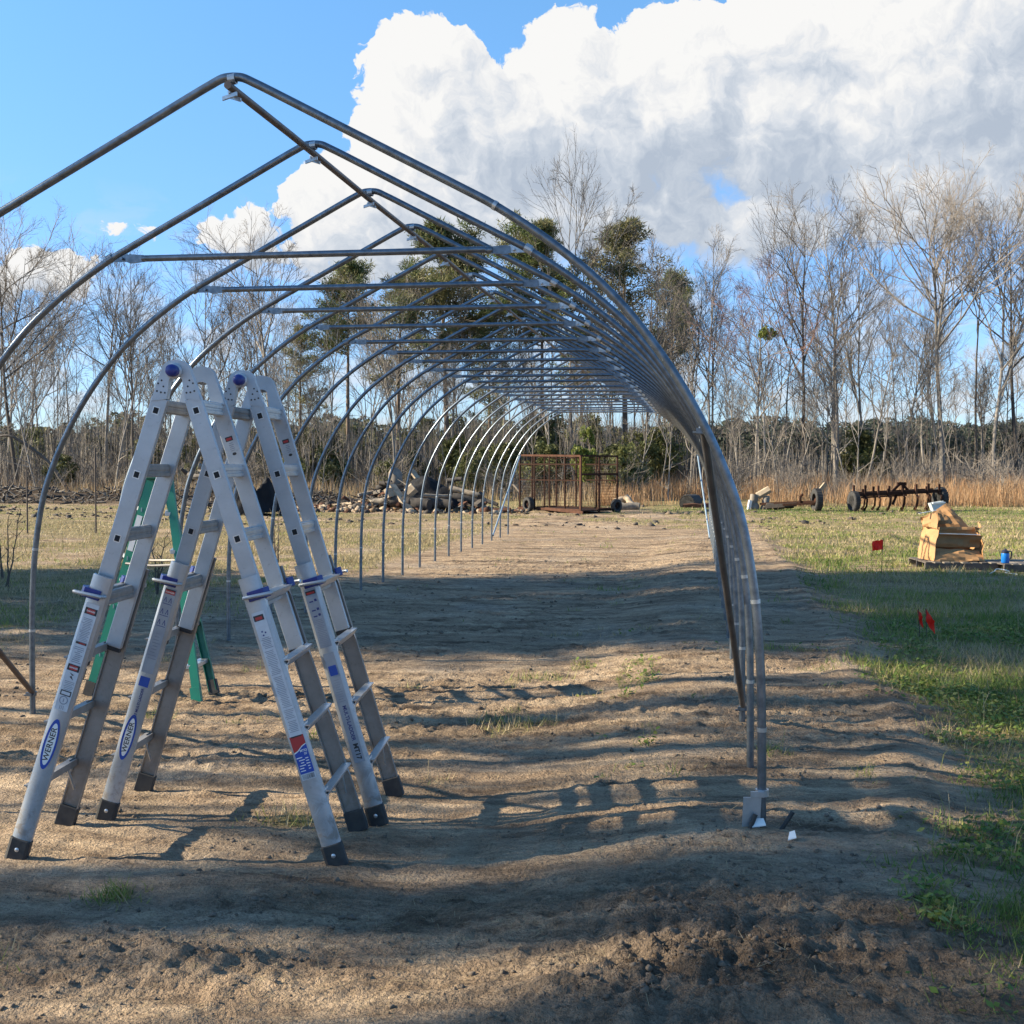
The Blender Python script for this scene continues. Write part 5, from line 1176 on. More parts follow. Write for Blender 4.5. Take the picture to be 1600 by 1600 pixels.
def pine_tree(seed, Ht=18.0, crown=0.45, width=0.17, nbr=26, clump=7, leaf=0.30, dens=70, olive=0.3):
    dens = int(dens*1.5)
    g = TreeGen(seed); r = g.r; nr = np.random.default_rng(seed+900)
    P, D = g.stem(g.tr, Vector((0, 0, -0.3)), Vector((r.uniform(-.03, .03), r.uniform(-.03, .03), 1)).normalized(), Ht+0.1, Ht*0.0115, 0.03, 10, 9, 0.018, 0.02)
    C = []
    for i in range(nbr):
        t = (1-crown)+crown*((i+r.random())/nbr)**0.9; p, d = g.at(P, D, min(t, 0.985)); f = (t-(1-crown))/crown
        l = Ht*width*(0.55+0.9*math.sin(math.pi*min(1, 0.28+0.72*f))**1.0)*r.uniform(0.6, 1.15)*(1.0 if f < 0.85 else 0.6)
        az = r.uniform(0, 6.283); dd = Vector((math.cos(az), math.sin(az), r.uniform(0.0, 0.35)+0.5*f)).normalized()
        Q, E = g.stem(g.tr, p, dd, l, 0.02+0.05*(1-f), 0.012, 6, 5, 0.10, 0.05)
        for c in range(clump):
            q, e = g.at(Q, E, min(0.99, 0.25+0.75*(c+r.random())/clump)); o = Vector((r.gauss(0, 0.16), r.gauss(0, 0.16), r.uniform(-0.02, 0.25)))*l*0.55
            C.append((*(q+o), r.uniform(0.40, 0.85)*(0.30+0.04*Ht*0.9)))
    for i in range(r.randint(3, 7)):
        p, d = g.at(P, D, r.uniform(0.25, 1-crown)); az = r.uniform(0, 6.283); g.stem(g.tr, p, Vector((math.cos(az), math.sin(az), 0.1)).normalized(), r.uniform(0.5, 2.2), 0.035, 0.01, 3, 4, 0.15, -0.02)
    p = g.at(P, D, 0.985)[0]; C += [(p.x+r.gauss(0, .3), p.y+r.gauss(0, .3), p.z+r.uniform(-0.8, 0.4), 0.8) for _ in range(6)]
    C = np.array(C); n = len(C)*dens; c = np.repeat(C, dens, 0); dirv = nr.normal(0, 1, (n, 3)); dirv /= np.linalg.norm(dirv, axis=1)[:, None]
    pos = c[:, :3]+dirv*(c[:, 3:4]*nr.random((n, 1))**0.45)*np.array([1, 1, 0.62])
    ax = dirv*0.7+nr.normal(0, 0.6, (n, 3))+np.array([0, 0, 0.35]); ax /= np.linalg.norm(ax, axis=1)[:, None]
    sd = np.cross(ax, nr.normal(0, 1, (n, 3))); sd /= np.linalg.norm(sd, axis=1)[:, None]+1e-9
    L = leaf*(0.6+0.8*nr.random((n, 1))); w = L*0.12
    V = np.stack([pos-sd*w, pos+sd*w, pos+ax*L], 1).reshape(-1, 3); F = np.arange(3*n).reshape(n, 3)
    mi = np.repeat((nr.random(len(C)) < olive).astype(int), dens)
    return g, (V, F, mi)
def shrub_mesh(seed, h=3.0, w=1.5, n=5200, leaf=0.09, mats=None, bare=False):
    nr = np.random.default_rng(seed); K = 26; cc = nr.normal(0, 1, (K, 3)); cc /= np.linalg.norm(cc, axis=1)[:, None]; cc *= nr.random((K, 1))**0.4
    cen = cc*np.array([w*0.8, w*0.8, h*0.42])+np.array([0, 0, h*0.52]); rad = (0.22+0.25*nr.random(K))*w*0.75
    k = nr.integers(0, K, n); dv = nr.normal(0, 1, (n, 3)); dv /= np.linalg.norm(dv, axis=1)[:, None]
    pos = cen[k]+dv*(rad[k]*nr.random(n)**0.5)[:, None]; pos[:, 2] = np.maximum(pos[:, 2], 0.05)
    a = nr.normal(0, 1, (n, 3)); a /= np.linalg.norm(a, axis=1)[:, None]; b = np.cross(a, nr.normal(0, 1, (n, 3))); b /= np.linalg.norm(b, axis=1)[:, None]+1e-9
    s = leaf*(0.6+0.8*nr.random((n, 1)))
    return np.stack([pos-a*s, pos+b*s*0.45, pos+a*s, pos-b*s*0.45], 1).reshape(-1, 3), np.arange(4*n).reshape(n, 4), None
# prototypes (meshes only)
BARE = []
specs = [dict(Ht=18, limbs=12, spread=0.75), dict(Ht=18, limbs=10, spread=0.95, first=0.5, limbL=0.30), dict(Ht=18, limbs=14, spread=0.7, first=0.35, limbL=0.26, rad=0.0065), dict(Ht=18, limbs=9, spread=0.8, first=0.55, limbL=0.30, rad=0.006, fork=0.2),
         dict(Ht=18, limbs=13, spread=1.0, first=0.45, limbL=0.42, rad=0.0095, fork=1.0, dense=1.25), dict(Ht=18, limbs=11, spread=0.7, first=0.3, limbL=0.30, rad=0.007, fork=0.9, wander=0.09), dict(Ht=18, limbs=8, spread=0.65, first=0.6, limbL=0.24, rad=0.0055, fork=0.0, wander=0.035),
         dict(Ht=18, limbs=12, spread=0.85, first=0.4, limbL=0.36, rad=0.009, fork=0.8, wander=0.075), dict(Ht=18, limbs=10, spread=0.9, first=0.33, limbL=0.33, rad=0.007, fork=0.7, lean=0.2, wander=0.08), dict(Ht=18, limbs=12, spread=0.8, first=0.5, limbL=0.34, rad=0.008, fork=0.6)]
for i, sp in enumerate(specs):
    g = bare_tree(40+i*7, **sp); bk = M['bark_dk'] if i in (4, 7, 6) else M['bark']; tw = M['twig']
    BARE.append((g.tr.mesh('trunk', bk, True), g.cr.mesh('crown', tw, False)))
g = bare_tree(555, Ht=18, limbs=12, spread=0.9, first=0.33, limbL=0.33, rad=0.0075, fork=0.9, dense=1.2); RED = (g.tr.mesh('trunk', M['bark'], True), g.cr.mesh('crown', M['twig_red'], False))
g = bare_tree(711, Ht=18, limbs=18, spread=0.95, first=0.5, limbL=0.40, rad=0.0105, fork=1.0, dense=1.15); BIG = (g.tr.mesh('trunk', M['bark'], True), g.cr.mesh('crown', M['twig'], False))
PINE = []
for i, sp in enumerate((dict(Ht=18, crown=0.44, width=0.17, nbr=48, clump=9, dens=40, olive=0.5), dict(Ht=18, crown=0.52, width=0.175, nbr=54, clump=10, dens=40, olive=0.55), dict(Ht=18, crown=0.40, width=0.13, nbr=34, clump=8, dens=40, olive=0.4), dict(Ht=18, crown=0.66, width=0.16, nbr=48, clump=6, dens=34, olive=0.9), dict(Ht=18, crown=0.55, width=0.13, nbr=30, clump=5, dens=34, olive=0.9))):
    g, (V, F, mi) = pine_tree(80+i*5, **sp); PINE.append((g.tr.mesh('trunk', M['bark_pine'], True), np_mesh('crown', V, F, [M['needles'], M['needles_ol']], mi)))
def put_tree(name, mesh2, label, cat, p, Ht, rz, group=None, base=18.0, wide=1.0, lean=(0, 0)):
    root = thing(name, label, cat, (p.x, p.y, hz(p.x, p.y)-0.05), rz, group); s = Ht/base; root.scale = (s*wide, s*wide, s)
    root.rotation_euler = (lean[1], lean[0], rz)
    for nm, me in zip(('trunk', 'crown'), mesh2): link(bpy.data.objects.new(nm, me), root)
    return root
def hgt(dist, ytop): return (CH+(722-ytop)*dist/FPX)*0.955
tr = random.Random(99)
# ---- trees that can be told apart
def T(px, dist, ytop, me, label, name='bare_tree', wide=1.0, rz=None, lean=(0, 0), group='trees told apart in the woods'):
    p = col_at(px, dist); return put_tree(name, me, label, 'tree', p, hgt(dist, ytop), tr.uniform(0, 6.28) if rz is None else rz, group, 18.0, wide, lean)
T(30, 64, 342, BARE[4], 'leaning bare tree with wide forked crown at the far left of the woods', wide=1.05, lean=(0.10, 0))
T(165, 70, 395, BARE[1], 'bare tree seen just above the left shoulder of the third hoop')
T(205, 68, 400, BARE[7], 'bare tree with kinked trunk left of the nearer folding ladder', wide=0.8)
T(322, 72, 405, BARE[9], 'bare tree rising directly above the tops of the folding ladders')
T(425, 74, 340, BARE[0], 'tall bare tree standing before the small white puff of cloud')
T(895, 72, 262, BARE[9], 'tallest bare tree in the middle, standing right of the two dark pines', wide=0.8)
T(1030, 72, 360, BARE[2], 'slim bare tree right of the brown crowned tree behind the tunnel')
T(1110, 70, 350, BARE[2], 'feathery upright bare tree just right of the tunnel arch')
T(1180, 66, 408, RED, 'bare tree with reddish buds right of the tunnel arch')
T(1256, 66, 305, BARE[7], 'straight tall bare tree rising behind the trailer axle', wide=0.9)
T(1305, 68, 300, BARE[0], 'tall bare tree behind the left wheel of the cultivator', wide=0.9)
T(1345, 74, 372, BARE[5], 'shorter bare tree with sinuous stems behind the cultivator')
T(1474, 64, 284, BIG, 'biggest bare tree on the right with a broad fan shaped crown', wide=1.0)
T(1528, 66, 330, BARE[6], 'slim dark trunked bare tree right of the broad fan crowned tree')
T(1556, 63, 300, BARE[5], 'thick crooked bare tree second from the right edge of the woods', wide=1.1)
T(1592, 66, 310, BARE[4], 'bare tree with crossing limbs at the right edge of the woods', wide=0.9)
T(1410, 70, 440, BARE[8], 'low leaning bare tree left of the broad fan crowned tree', lean=(-0.12, 0))
T(545, 74, 398, PINE[2], 'dark pine left of centre with tufted crown above the woodpile', 'pine_tree', 1.05, group='pines in the woods')
T(703, 76, 340, PINE[1], 'wide dark pine behind the ridge of the tunnel', 'pine_tree', 1.1, group='pines in the woods')
T(845, 74, 342, PINE[0], 'dark pine with dense rounded crown right of the wide dark pine', 'pine_tree', 0.95, group='pines in the woods')
T(975, 76, 335, PINE[3], 'brown and olive crowned pine right of the middle of the tunnel', 'pine_tree', 1.15, group='pines in the woods')
T(1045, 84, 418, PINE[2], 'small pine half hidden behind the top of the arch', 'pine_tree', 0.8, group='pines in the woods')
T(470, 88, 500, PINE[4], 'sparse olive pine between the farther ladder and the hoops', 'pine_tree', 1.3, group='pines in the woods')
T(620, 92, 430, PINE[4], 'sparse olive pine behind the dark pine of the woodpile', 'pine_tree', 1.3, group='pines in the woods')
T(765, 90, 470, PINE[3], 'olive pine low between the two dark pines', 'pine_tree', 1.0, group='pines in the woods')
T(905, 88, 500, PINE[2], 'dark pine low behind the cross ties', 'pine_tree', 1.2, group='pines in the woods')
# ---- the rest of the woods
for i in range(42):
    px = -60+1720*(i+tr.random())/42; dist = tr.uniform(62, 80)
    yt = (tr.uniform(430, 560) if px < 500 else tr.uniform(400, 540)) if px < 1060 else tr.uniform(400, 580)
    k = tr.choice((0, 1, 2, 3, 3, 5, 6, 6, 7, 8, 9)); put_tree('bare_tree', BARE[k], 'ordinary thin bare grey tree in the front rows of the winter woods', 'tree', col_at(px, dist), hgt(dist, yt), tr.uniform(0, 6.28), 'bare trees in the front rows of the woods', 18.0, tr.uniform(0.75, 1.1), (tr.gauss(0, 0.035), tr.gauss(0, 0.035)))
for i in range(52):
    px = -80+1760*(i+tr.random())/52; dist = tr.uniform(82, 128)
    yt = tr.uniform(450, 580) if px < 1060 else tr.uniform(480, 610)
    k = tr.choice((0, 2, 3, 6, 9, 1, 5)); put_tree('bare_tree', BARE[k], 'distant thin bare tree deep in the winter woods', 'tree', col_at(px, dist), hgt(dist, yt), tr.uniform(0, 6.28), 'bare trees deep in the woods', 18.0, tr.uniform(0.8, 1.2), (tr.gauss(0, 0.04), tr.gauss(0, 0.04)))
SAP = []
for i in range(3):
    g = bare_tree(900+i, Ht=9, limbs=7, spread=0.6, first=0.35, limbL=0.28, rad=0.0055, fork=0.5, dense=0.75, wander=0.10); SAP.append((g.tr.mesh('trunk', M['bark'], True), g.cr.mesh('crown', M['twig'], False)))
for i in range(80):
    px = -60+1720*(i+tr.random())/80; dist = tr.uniform(56, 72); put_tree('young_tree', SAP[i % 3], 'slender young bare tree at the brushy edge of the woods', 'tree', col_at(px, dist), tr.uniform(3.5, 9.0), tr.uniform(0, 6.28), 'young bare trees along the edge of the woods', 9.0, tr.uniform(0.8, 1.3), (tr.gauss(0, 0.10), tr.gauss(0, 0.10)))
# mistletoe
V, F, _ = shrub_mesh(3, 0.9, 0.55, 500, 0.09); p = col_at(1197, 65.6); me = np_mesh('mistletoe', V+np.array([0, 0, -0.45]), F, [M['leaf_yl']])
o = link(bpy.data.objects.new('mistletoe', me)); o.location = (p.x, p.y, hgt(65.6, 510)); tag(o, 'round yellow green mistletoe clump high in the reddish budded tree', 'mistletoe')
# evergreen and brown shrubs under the trees
SHR = [np_mesh('shrub', *shrub_mesh(11+i, 3.0, 1.5, 5200, 0.085)[:2], [M['leaf_gr']]) for i in range(3)]
SHB = []
for i in range(3):                                       # many-stemmed leafless bushes
    g0 = TreeGen(1300+i)
    for k in range(16):
        az = g0.r.uniform(0, 6.283); d0 = Vector((math.cos(az)*0.45, math.sin(az)*0.45, 1)).normalized(); P, D = g0.stem(g0.tr, Vector((math.cos(az)*0.12, math.sin(az)*0.12, -0.1)), d0, g0.r.uniform(1.2, 2.1), 0.018, 0.004, 6, 4, 0.12, 0.02)
        for q in range(7):
            p, d = g0.at(P, D, g0.r.uniform(0.25, 0.98)); Q, E = g0.stem(g0.tr, p, g0.child_dir(d, g0.r.uniform(0.4, 0.9)), g0.r.uniform(0.3, 0.8), 0.008, 0.003, 3, 3, 0.15, 0.04)
            for w in range(3):
                p2, d2 = g0.at(Q, E, g0.r.uniform(0.3, 0.98)); g0.stem(g0.tr, p2, g0.child_dir(d2, g0.r.uniform(0.4, 0.9)), g0.r.uniform(0.15, 0.4), 0.005, 0.003, 2, 3, 0.15, 0.04)
    SHB.append(g0.tr.mesh('shrub', M['twig'], False))
YL = np_mesh('shrub', *shrub_mesh(51, 3.4, 1.1, 5200, 0.09)[:2], [M['leaf_yl']])
def shrub(px, dist, me, h, base, label, group, wide=1.0):
    p = col_at(px, dist); s = h/base; o = link(bpy.data.objects.new('shrub', me)); o.location = (p.x, p.y, hz(p.x, p.y)-0.05); o.scale = (s*wide, s*wide, s); o.rotation_euler = (0, 0, tr.uniform(0, 6.28)); return tag(o, label, 'shrub', group)
shrub(914, 57, YL, 3.9, 3.4, 'bright yellow green shrub standing behind the cage wagon', None, 0.6)
shrub(90, 62, SHR[0], 2.3, 3.0, 'green shrub at the left behind the leftmost full hoop', None)
shrub(1345, 70, SHR[1], 4.0, 3.0, 'dark evergreen shrub behind the right end of the cultivator', None)
for px, dist, h in ((240, 74, 3.4), (330, 80, 3.6), (430, 70, 3.0), (485, 76, 4.2), (520, 68, 2.8), (590, 78, 3.4), (655, 72, 2.6), (725, 70, 3.6), (770, 66, 3.0), (820, 72, 4.4), (865, 76, 4.8), (955, 66, 3.0), (985, 62, 2.4), (1010, 70, 4.0), (1045, 74, 3.0), (60, 84, 4.4), (150, 86, 4.0), (300, 62, 1.8), (560, 84, 5.0), (690, 86, 5.2), (930, 84, 5.2), (1060, 82, 4.6), (455, 62, 2.2), (610, 62, 2.0), (740, 60, 2.4), (790, 63, 3.0), (850, 60, 2.9), (985, 58, 2.8)):
    shrub(px, dist, SHR[int(px) % 3], h, 3.0, 'green evergreen shrub in the undergrowth of the woods', 'evergreen shrubs in the undergrowth', tr.uniform(0.8, 1.25))
for i in range(60):
    px = -60+1720*(i+tr.random())/60; shrub(px, tr.uniform(56, 78), SHB[i % 3], tr.uniform(1.0, 2.6), 2.0, 'brown leafless many stemmed bush in the undergrowth of the woods', 'brown bushes in the undergrowth', tr.uniform(0.9, 1.6))
# leaning dead trunk at the left
a = col_at(110, 60); b = col_at(22, 60); mb = MB(); mb.tube(catmull([(a.x, a.y, hz(a.x, a.y)+0.1), ((a.x+b.x)/2+0.2, a.y, 1.75), (b.x, b.y, 2.95), (b.x-0.8, b.y, 3.0)], 4), [0.11-0.005*i for i in range(13)], 8)
for t in (0.4, 0.6, 0.8):
    q = Vector((a.x+(b.x-a.x)*t, a.y, 0.1+2.9*t)); mb.tube([q, q+Vector((-0.3, 0, 0.6)), q+Vector((-0.8, 0.1, 0.9))], [0.04, 0.025, 0.01], 5)
tag(mb.build('dead_trunk', M['bark_dk'], None, True), 'fallen dark tree trunk leaning over the brush at the left', 'tree trunk')
# ---- far masses that read as one
def mass(name, label, n_trees, d0, d1, pxlo, pxhi, hfun, per, leaf, mats, w=1.0, seed=1):
    nr = np.random.default_rng(seed); VV = []; 
    for i in range(n_trees):
        d = nr.uniform(d0, d1); px = nr.uniform(pxlo, pxhi); p = col_at(px, d); h = hfun(px, d)*nr.uniform(0.55, 1.08); z0 = hz(p.x, p.y)-0.3
        t = nr.random(per)**0.75; rr_ = (0.17*h*w)*np.sqrt(np.clip(1.02-(2*t-0.9)**2*0.8, 0.05, 1))*np.sqrt(nr.random(per)); a = nr.uniform(0, 6.283, per)
        VV.append(np.stack([p.x+rr_*np.cos(a), p.y+rr_*np.sin(a), z0+t*h], 1))
    pos = np.concatenate(VV); n = len(pos); a = nr.normal(0, 1, (n, 3)); a /= np.linalg.norm(a, axis=1)[:, None]; b = np.cross(a, nr.normal(0, 1, (n, 3))); b /= np.linalg.norm(b, axis=1)[:, None]+1e-9
    s = leaf*(0.6+0.8*nr.random((n, 1))); V = np.stack([pos-a*s, pos+b*s*0.5, pos+a*s, pos-b*s*0.5], 1).reshape(-1, 3)
    me = np_mesh(name, V, np.arange(4*n).reshape(n, 4), mats, nr.integers(0, len(mats), n)); return tag(link(bpy.data.objects.new(name, me)), label, kind='stuff')
mass('far_woods', 'dark evergreen woods far beyond the bare trees on the right', 520, 230, 300, 1080, 1700, lambda px, d: hgt(d, 652+6*math.sin(px*0.03)), 330, 0.38, [M['far_green'], M['far_green'], M['far_brown']], 1.5, 1)
mass('far_woods', 'far mixed woods beyond the bare trees on the left', 520, 170, 250, -150, 1100, lambda px, d: hgt(d, 655+10*math.sin(px*0.021)), 300, 0.34, [M['far_green'], M['far_brown'], M['far_brown'], M['needles_ol']], 1.5, 2)
def thicket(name, label, n, d0, d1, pxlo, pxhi, hmax, seed, mats):
    nr = np.random.default_rng(seed); d = nr.uniform(d0, d1, n); px = nr.uniform(pxlo, pxhi, n); X = (px-800)/FPX*d; P = np.stack([X*_c-d*_s, X*_s+d*_c], 1)
    h = hmax*(0.25+0.75*nr.random(n))*(0.6+0.6*sstep(-0.4, 0.5, fbm(P[:, 0]*0.12, P[:, 1]*0.12, 2, 700+seed)))
    return blades(name, P, h, 0.02+0.03*nr.random(n), 0.02+0.35*nr.random(n)**2, nr.integers(0, len(mats), n), mats, label, seg=2)
thicket('thicket', 'tangle of thin bare stems filling the woods', 34000, 70, 140, -150, 1100, 5.5, 3, [M['twig'], M['bark'], M['bark_dk']])
thicket('thicket', 'thin bare stems among the right hand trees', 9000, 64, 125, 1080, 1750, 3.6, 4, [M['twig'], M['bark'], M['twig']])
# ---- trees standing left of the picture, whose shade falls across the pad
def shade(x, y, Ht, me, label, name, wide=1.0, rz=0.0): return put_tree(name, me, label, 'tree', Vector((x, y, 0)), Ht, rz, 'trees along the left side of the field', 18.0, wide)
g, (V, F, mi) = pine_tree(201, Ht=18, crown=0.70, width=0.17, nbr=46, clump=9, dens=55, leaf=0.36); DP = (g.tr.mesh('trunk', M['bark_pine'], True), np_mesh('crown', V, F, [M['needles'], M['needles_ol']], mi))
g, (V, F, mi) = pine_tree(233, Ht=18, crown=0.43, width=0.16, nbr=24, clump=6, dens=46, leaf=0.34); DP2 = (g.tr.mesh('trunk', M['bark_pine'], True), np_mesh('crown', V, F, [M['needles'], M['needles_ol']], mi))
SHADERS_PINE = [(-25, 10.0, 21, 0.72, 0.3), (-24, 12.4, 20, 0.8, 1.7), (-27, 14.2, 20, 0.75, 2.9), (-26, 1.2, 21, 0.17, 5.1), (-28, -0.1, 21, 0.19, 2.0), (-24.5, 5.2, 20, 0.19, 0.9), (-26, 2.9, 21, 0.24, 3.3), (-23, 6.5, 20, 0.18, 4.4), (-27, 4.2, 21, 0.12, 1.2)]
_l = ('eighth', 'ninth', 'last', 'second', 'first', 'fifth', 'third', 'sixth', 'fourth')
PINE_TXT = ['left of the pad, %s in the line beyond the picture' % w for w in _l]
SHADERS_BARE = [(-20, 6.0, 18, 9, 0.9, 0.4), (-19, 3.6, 17, 3, 0.8, 1.4), (-22, 4.4, 18, 7, 0.8, 2.4)]
SKYROT = R(-97.2)
SKYSTR = 0.105; SKYTINT = (0.60, 0.83, 0.90); CLOUDV = 3.1; VEIL = 0.65
SUNE = 5.0; EXPO = 1.46
CLOUDS = [(655, 105, 78, 66), (640, 165, 70, 62), (720, 180, 110, 95), (800, 225, 150, 110), (650, 262, 110, 75), (545, 322, 95, 68), (700, 335, 240, 110), (890, 112, 92, 76), (930, 205, 150, 130), (1085, 75, 85, 70), (1060, 160, 150, 130), (1250, 75, 150, 105), (1230, 200, 150, 130), (1450, 100, 240, 190), (1440, 280, 150, 110), (930, 335, 260, 85), (1190, 345, 180, 60), (375, 370, 46, 38), (450, 392, 60, 24), (1480, 20, 280, 130), (1590, 230, 130, 130), (198, 362, 24, 12), (30, 430, 90, 26), (640, 420, 160, 40)]
CLOUD_GREY = [(1075, 280, 130, 85), (1235, 265, 95, 120), (860, 270, 170, 65), (1575, 230, 50, 80), (1290, 120, 50, 50), (720, 250, 90, 60), (960, 170, 60, 50), (640, 350, 110, 40)]
for i, (x, y, Ht, w, rz) in enumerate(SHADERS_PINE): shade(x, y, Ht, DP if i < 5 else DP2, 'dense tall pine %s' % PINE_TXT[i], 'pine_tree', w, rz)
for i, (x, y, Ht, k, w, rz) in enumerate(SHADERS_BARE): shade(x, y, Ht, BARE[k], 'bare tree standing out of sight along the left side of the field', 'bare_tree', w, rz)

# ------------------------------------------------------------------ sky, sun, camera
W = bpy.data.worlds.new('World'); sc.world = W; W.use_nodes = True; W.node_tree.nodes.clear(); t = NT(W.node_tree)
out = t.node('ShaderNodeOutputWorld'); bg = t.node('ShaderNodeBackground'); t.l.new(bg.outputs[0], out.inputs[0])
sky = t.node('ShaderNodeTexSky'); sky.sky_type = 'NISHITA'; sky.sun_disc = False; sky.sun_elevation = SUN_EL; sky.sun_rotation = SKYROT
sky.altitude = 0; sky.air_density = 1.0; sky.dust_density = 0.15; sky.ozone_density = 3.0
tc = t.node('ShaderNodeTexCoord'); d = tc.outputs['Generated']
sp = t.node('ShaderNodeSeparateXYZ'); t.put(sp.inputs[0], d)
az = t.math('MULTIPLY', t.math('ARCTAN2', sp.outputs[0], sp.outputs[1]), 180/math.pi); el = t.math('MULTIPLY', t.math('ARCSINE', sp.outputs[2]), 180/math.pi)
def vec(x, y, z=0.0):
    n = t.node('ShaderNodeCombineXYZ'); t.put(n.inputs[0], x); t.put(n.inputs[1], y); t.put(n.inputs[2], z); return n.outputs[0]
Pc = vec(az, el)
K = 1/33.3          # degrees per photograph pixel, near enough over this small field of sky
BL_ = []
for (px, py, rx, ry) in CLOUDS:
    a, e = azel(px, py); BL_.append((a, e, rx*K, ry*K))
def blobs(P):
    cur = None
    for (a, e, rx, ry) in BL_:
        q = t.vmath('MULTIPLY', t.vmath('SUBTRACT', P, (a, e, 0)).outputs[0], (1/rx, 1/ry, 0)).outputs[0]
        L = t.vmath('DOT_PRODUCT', q, q).outputs['Value']; v = t.math('SUBTRACT', 1.0, L)
        v = t.math('MULTIPLY', v, min(rx, ry)/3.6)
        cur = v if cur is None else t.math('SMOOTH_MAX', cur, v, 0.18)
    return t.math('MAXIMUM', cur, -1.2)
def billow(P, scale, detail, rough=0.5):
    vo = t.node('ShaderNodeTexVoronoi', feature='SMOOTH_F1', voronoi_dimensions='2D'); t.put(vo.inputs['Vector'], P); vo.inputs['Scale'].default_value = scale; vo.inputs['Detail'].default_value = detail; vo.inputs['Roughness'].default_value = rough; vo.inputs['Lacunarity'].default_value = 2.4; vo.inputs['Smoothness'].default_value = 0.25; vo.normalize = True
    return t.math('SUBTRACT', 0.40, vo.outputs['Distance'])
def warp(P):
    w = t.node('ShaderNodeTexNoise', noise_dimensions='2D'); t.put(w.inputs['Vector'], P); w.inputs['Scale'].default_value = 0.35; w.inputs['Detail'].default_value = 4; w.inputs['Roughness'].default_value = 0.55
    return t.vmath('ADD', P, t.vmath('MULTIPLY', t.vmath('SUBTRACT', w.outputs['Color'], (0.5, 0.5, 0.5)).outputs[0], (2.6, 2.6, 0)).outputs[0]).outputs[0]
Pw = warp(Pc)
def shape(P, fine):
    b = blobs(P); v1 = billow(P, 0.42, 4.0 if fine else 2.0, 0.56)
    n1 = t.noise2(P, 0.40, 9 if fine else 3, 0.64)
    return t.math('ADD', b, t.math('ADD', t.math('MULTIPLY', v1, 1.15), t.math('MULTIPLY', t.math('SUBTRACT', n1, 0.5), 0.85))), b
D0, B0 = shape(Pw, True)
off = lambda dx, dy: t.vmath('ADD', Pw, (dx, dy, 0)).outputs[0]
D1, B1 = shape(off(-0.55, 0.50), True)
B2 = blobs(off(-2.6, 2.0)); 
# crisp where the sun catches the heaped edge, ragged and soft on the far side
soft = t.smooth(-0.2, 0.6, t.math('SUBTRACT', B2, B0))
alpha = t.smooth(0.0, 1.0, t.math('DIVIDE', D0, t.math('MULTIPLY_ADD', soft, 0.55, 0.10)))
g1 = t.math('MULTIPLY', t.math('SUBTRACT', D0, D1), 1.0)
g2 = t.math('MULTIPLY', t.math('SUBTRACT', B0, B2), 0.30)
lit = t.math('ADD', t.math('ADD', g1, g2), 0.58)
grey = None
for (px, py, rx, ry) in CLOUD_GREY:                       # the shaded hollows and undersides of the heap
    ga, ge = azel(px, py); q = t.vmath('MULTIPLY', t.vmath('SUBTRACT', Pw, (ga, ge, 0)).outputs[0], (1/(rx*K), 1/(ry*K), 0)).outputs[0]
    v = t.math('SUBTRACT', 1.0, t.vmath('LENGTH', q).outputs['Value']); grey = v if grey is None else t.math('SMOOTH_MAX', grey, v, 0.15)
gn = t.math('ADD', grey, t.math('MULTIPLY', t.math('SUBTRACT', t.noise2(Pc, 0.5, 6, 0.6), 0.5), 0.9))
lit = t.math('SUBTRACT', lit, t.math('MULTIPLY', t.smooth(-0.05, 0.7, gn), t.math('MULTIPLY', t.smooth(0.0, 0.9, B0), 0.27)))
lit = t.math('SUBTRACT', lit, t.math('MULTIPLY', t.smooth(16.5, 9.0, el), 0.14), clamp=True)
ccol = t.ramp(lit, [(0.0, (0.52, 0.60, 0.72)), (0.30, (0.64, 0.71, 0.81)), (0.58, (0.81, 0.855, 0.92)), (0.80, (0.96, 0.97, 0.985)), (1.0, (1.06, 1.055, 1.04))])
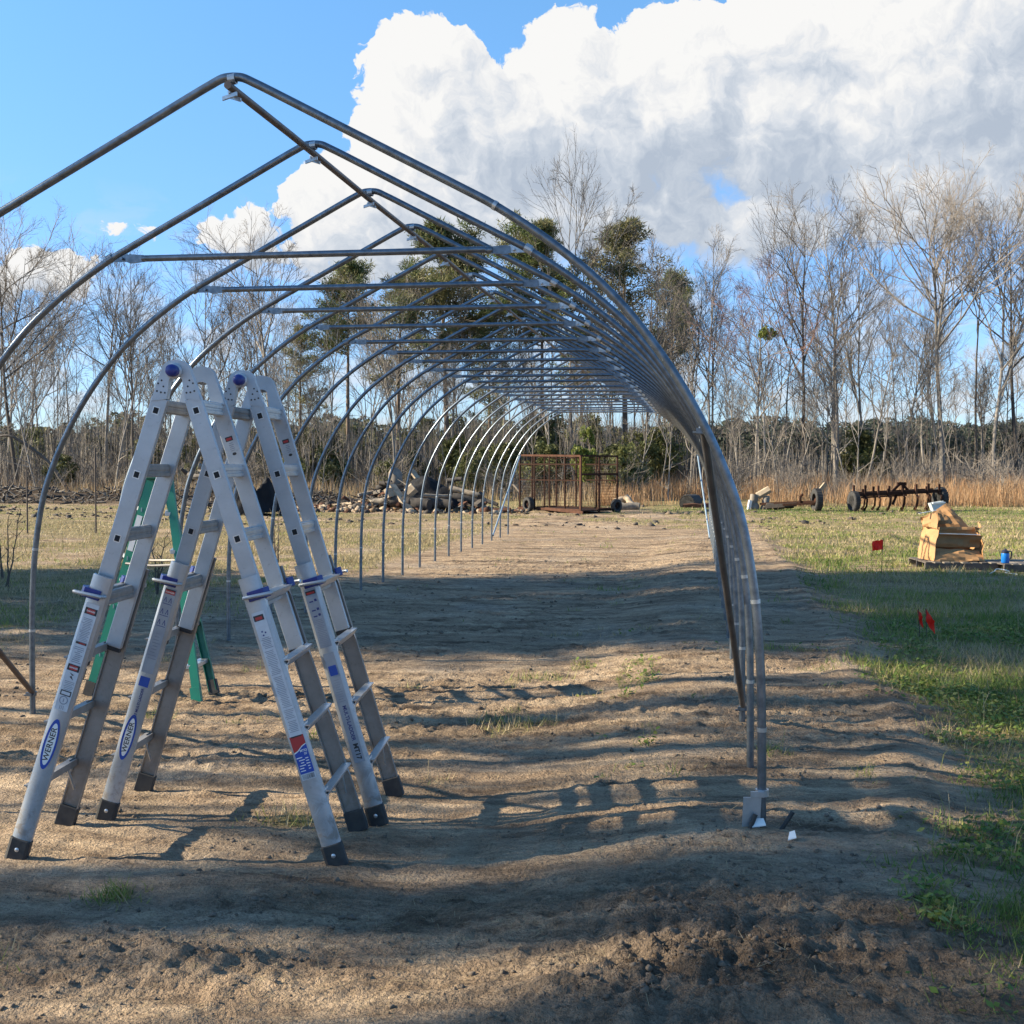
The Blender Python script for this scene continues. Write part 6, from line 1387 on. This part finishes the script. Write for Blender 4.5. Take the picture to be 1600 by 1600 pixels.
# thin veils and small puffs near the horizon
n2 = t.noise2(vec(t.math('MULTIPLY', az, 0.6), t.math('MULTIPLY', el, 1.1)), 0.55, 7, 0.6, 0.3)
veil = t.math('MULTIPLY', t.smooth(0.47, 0.68, n2), t.math('MULTIPLY', t.smooth(13.0, 6.0, el), VEIL))
skyc = t.mix(1.0, sky.outputs[0], t.mix(t.smooth(1.0, 26.0, el), (0.43, 0.54, 0.78), SKYTINT), 'MULTIPLY')
hzn = t.mix(1.0, ccol, (CLOUDV, CLOUDV, CLOUDV), 'MULTIPLY')
vc = t.mix(1.0, (0.86, 0.90, 0.96), (CLOUDV, CLOUDV, CLOUDV), 'MULTIPLY')
c1 = t.mix(veil, skyc, vc); c2 = t.mix(alpha, c1, hzn)
t.put(bg.inputs[0], c2); bg.inputs[1].default_value = SKYSTR
try: W.cycles.sampling_method = 'MANUAL'; W.cycles.sample_map_resolution = 512
except Exception: pass

sl = bpy.data.lights.new('sun', 'SUN'); sl.energy = SUNE; sl.angle = R(0.45); sl.color = (1.0, 0.88, 0.66)
so = link(bpy.data.objects.new('sun', sl)); so.rotation_euler = SUNV.to_track_quat('Z', 'Y').to_euler(); so.location = (-20, 0, 30)

cam = bpy.data.cameras.new('camera'); cam.sensor_width = 36; cam.sensor_fit = 'HORIZONTAL'; cam.lens = FPX/1600*36; cam.clip_end = 5000; cam.clip_start = 0.05
co = link(bpy.data.objects.new('camera', cam)); mw = Matrix((( CR.x, CU.x, -_fwd.x, 0), (CR.y, CU.y, -_fwd.y, 0), (CR.z, CU.z, -_fwd.z, CH), (0, 0, 0, 1))); co.matrix_world = mw
sc.camera = co
sc.view_settings.view_transform = 'Standard'; sc.view_settings.look = 'None'; sc.view_settings.exposure = EXPO; sc.view_settings.gamma = 1.0; sc.view_settings.use_curve_mapping = False
sc.cycles.max_bounces = 5; sc.cycles.diffuse_bounces = 2; sc.cycles.glossy_bounces = 2; sc.cycles.transmission_bounces = 2; sc.cycles.transparent_max_bounces = 8
sc.cycles.use_denoising = True
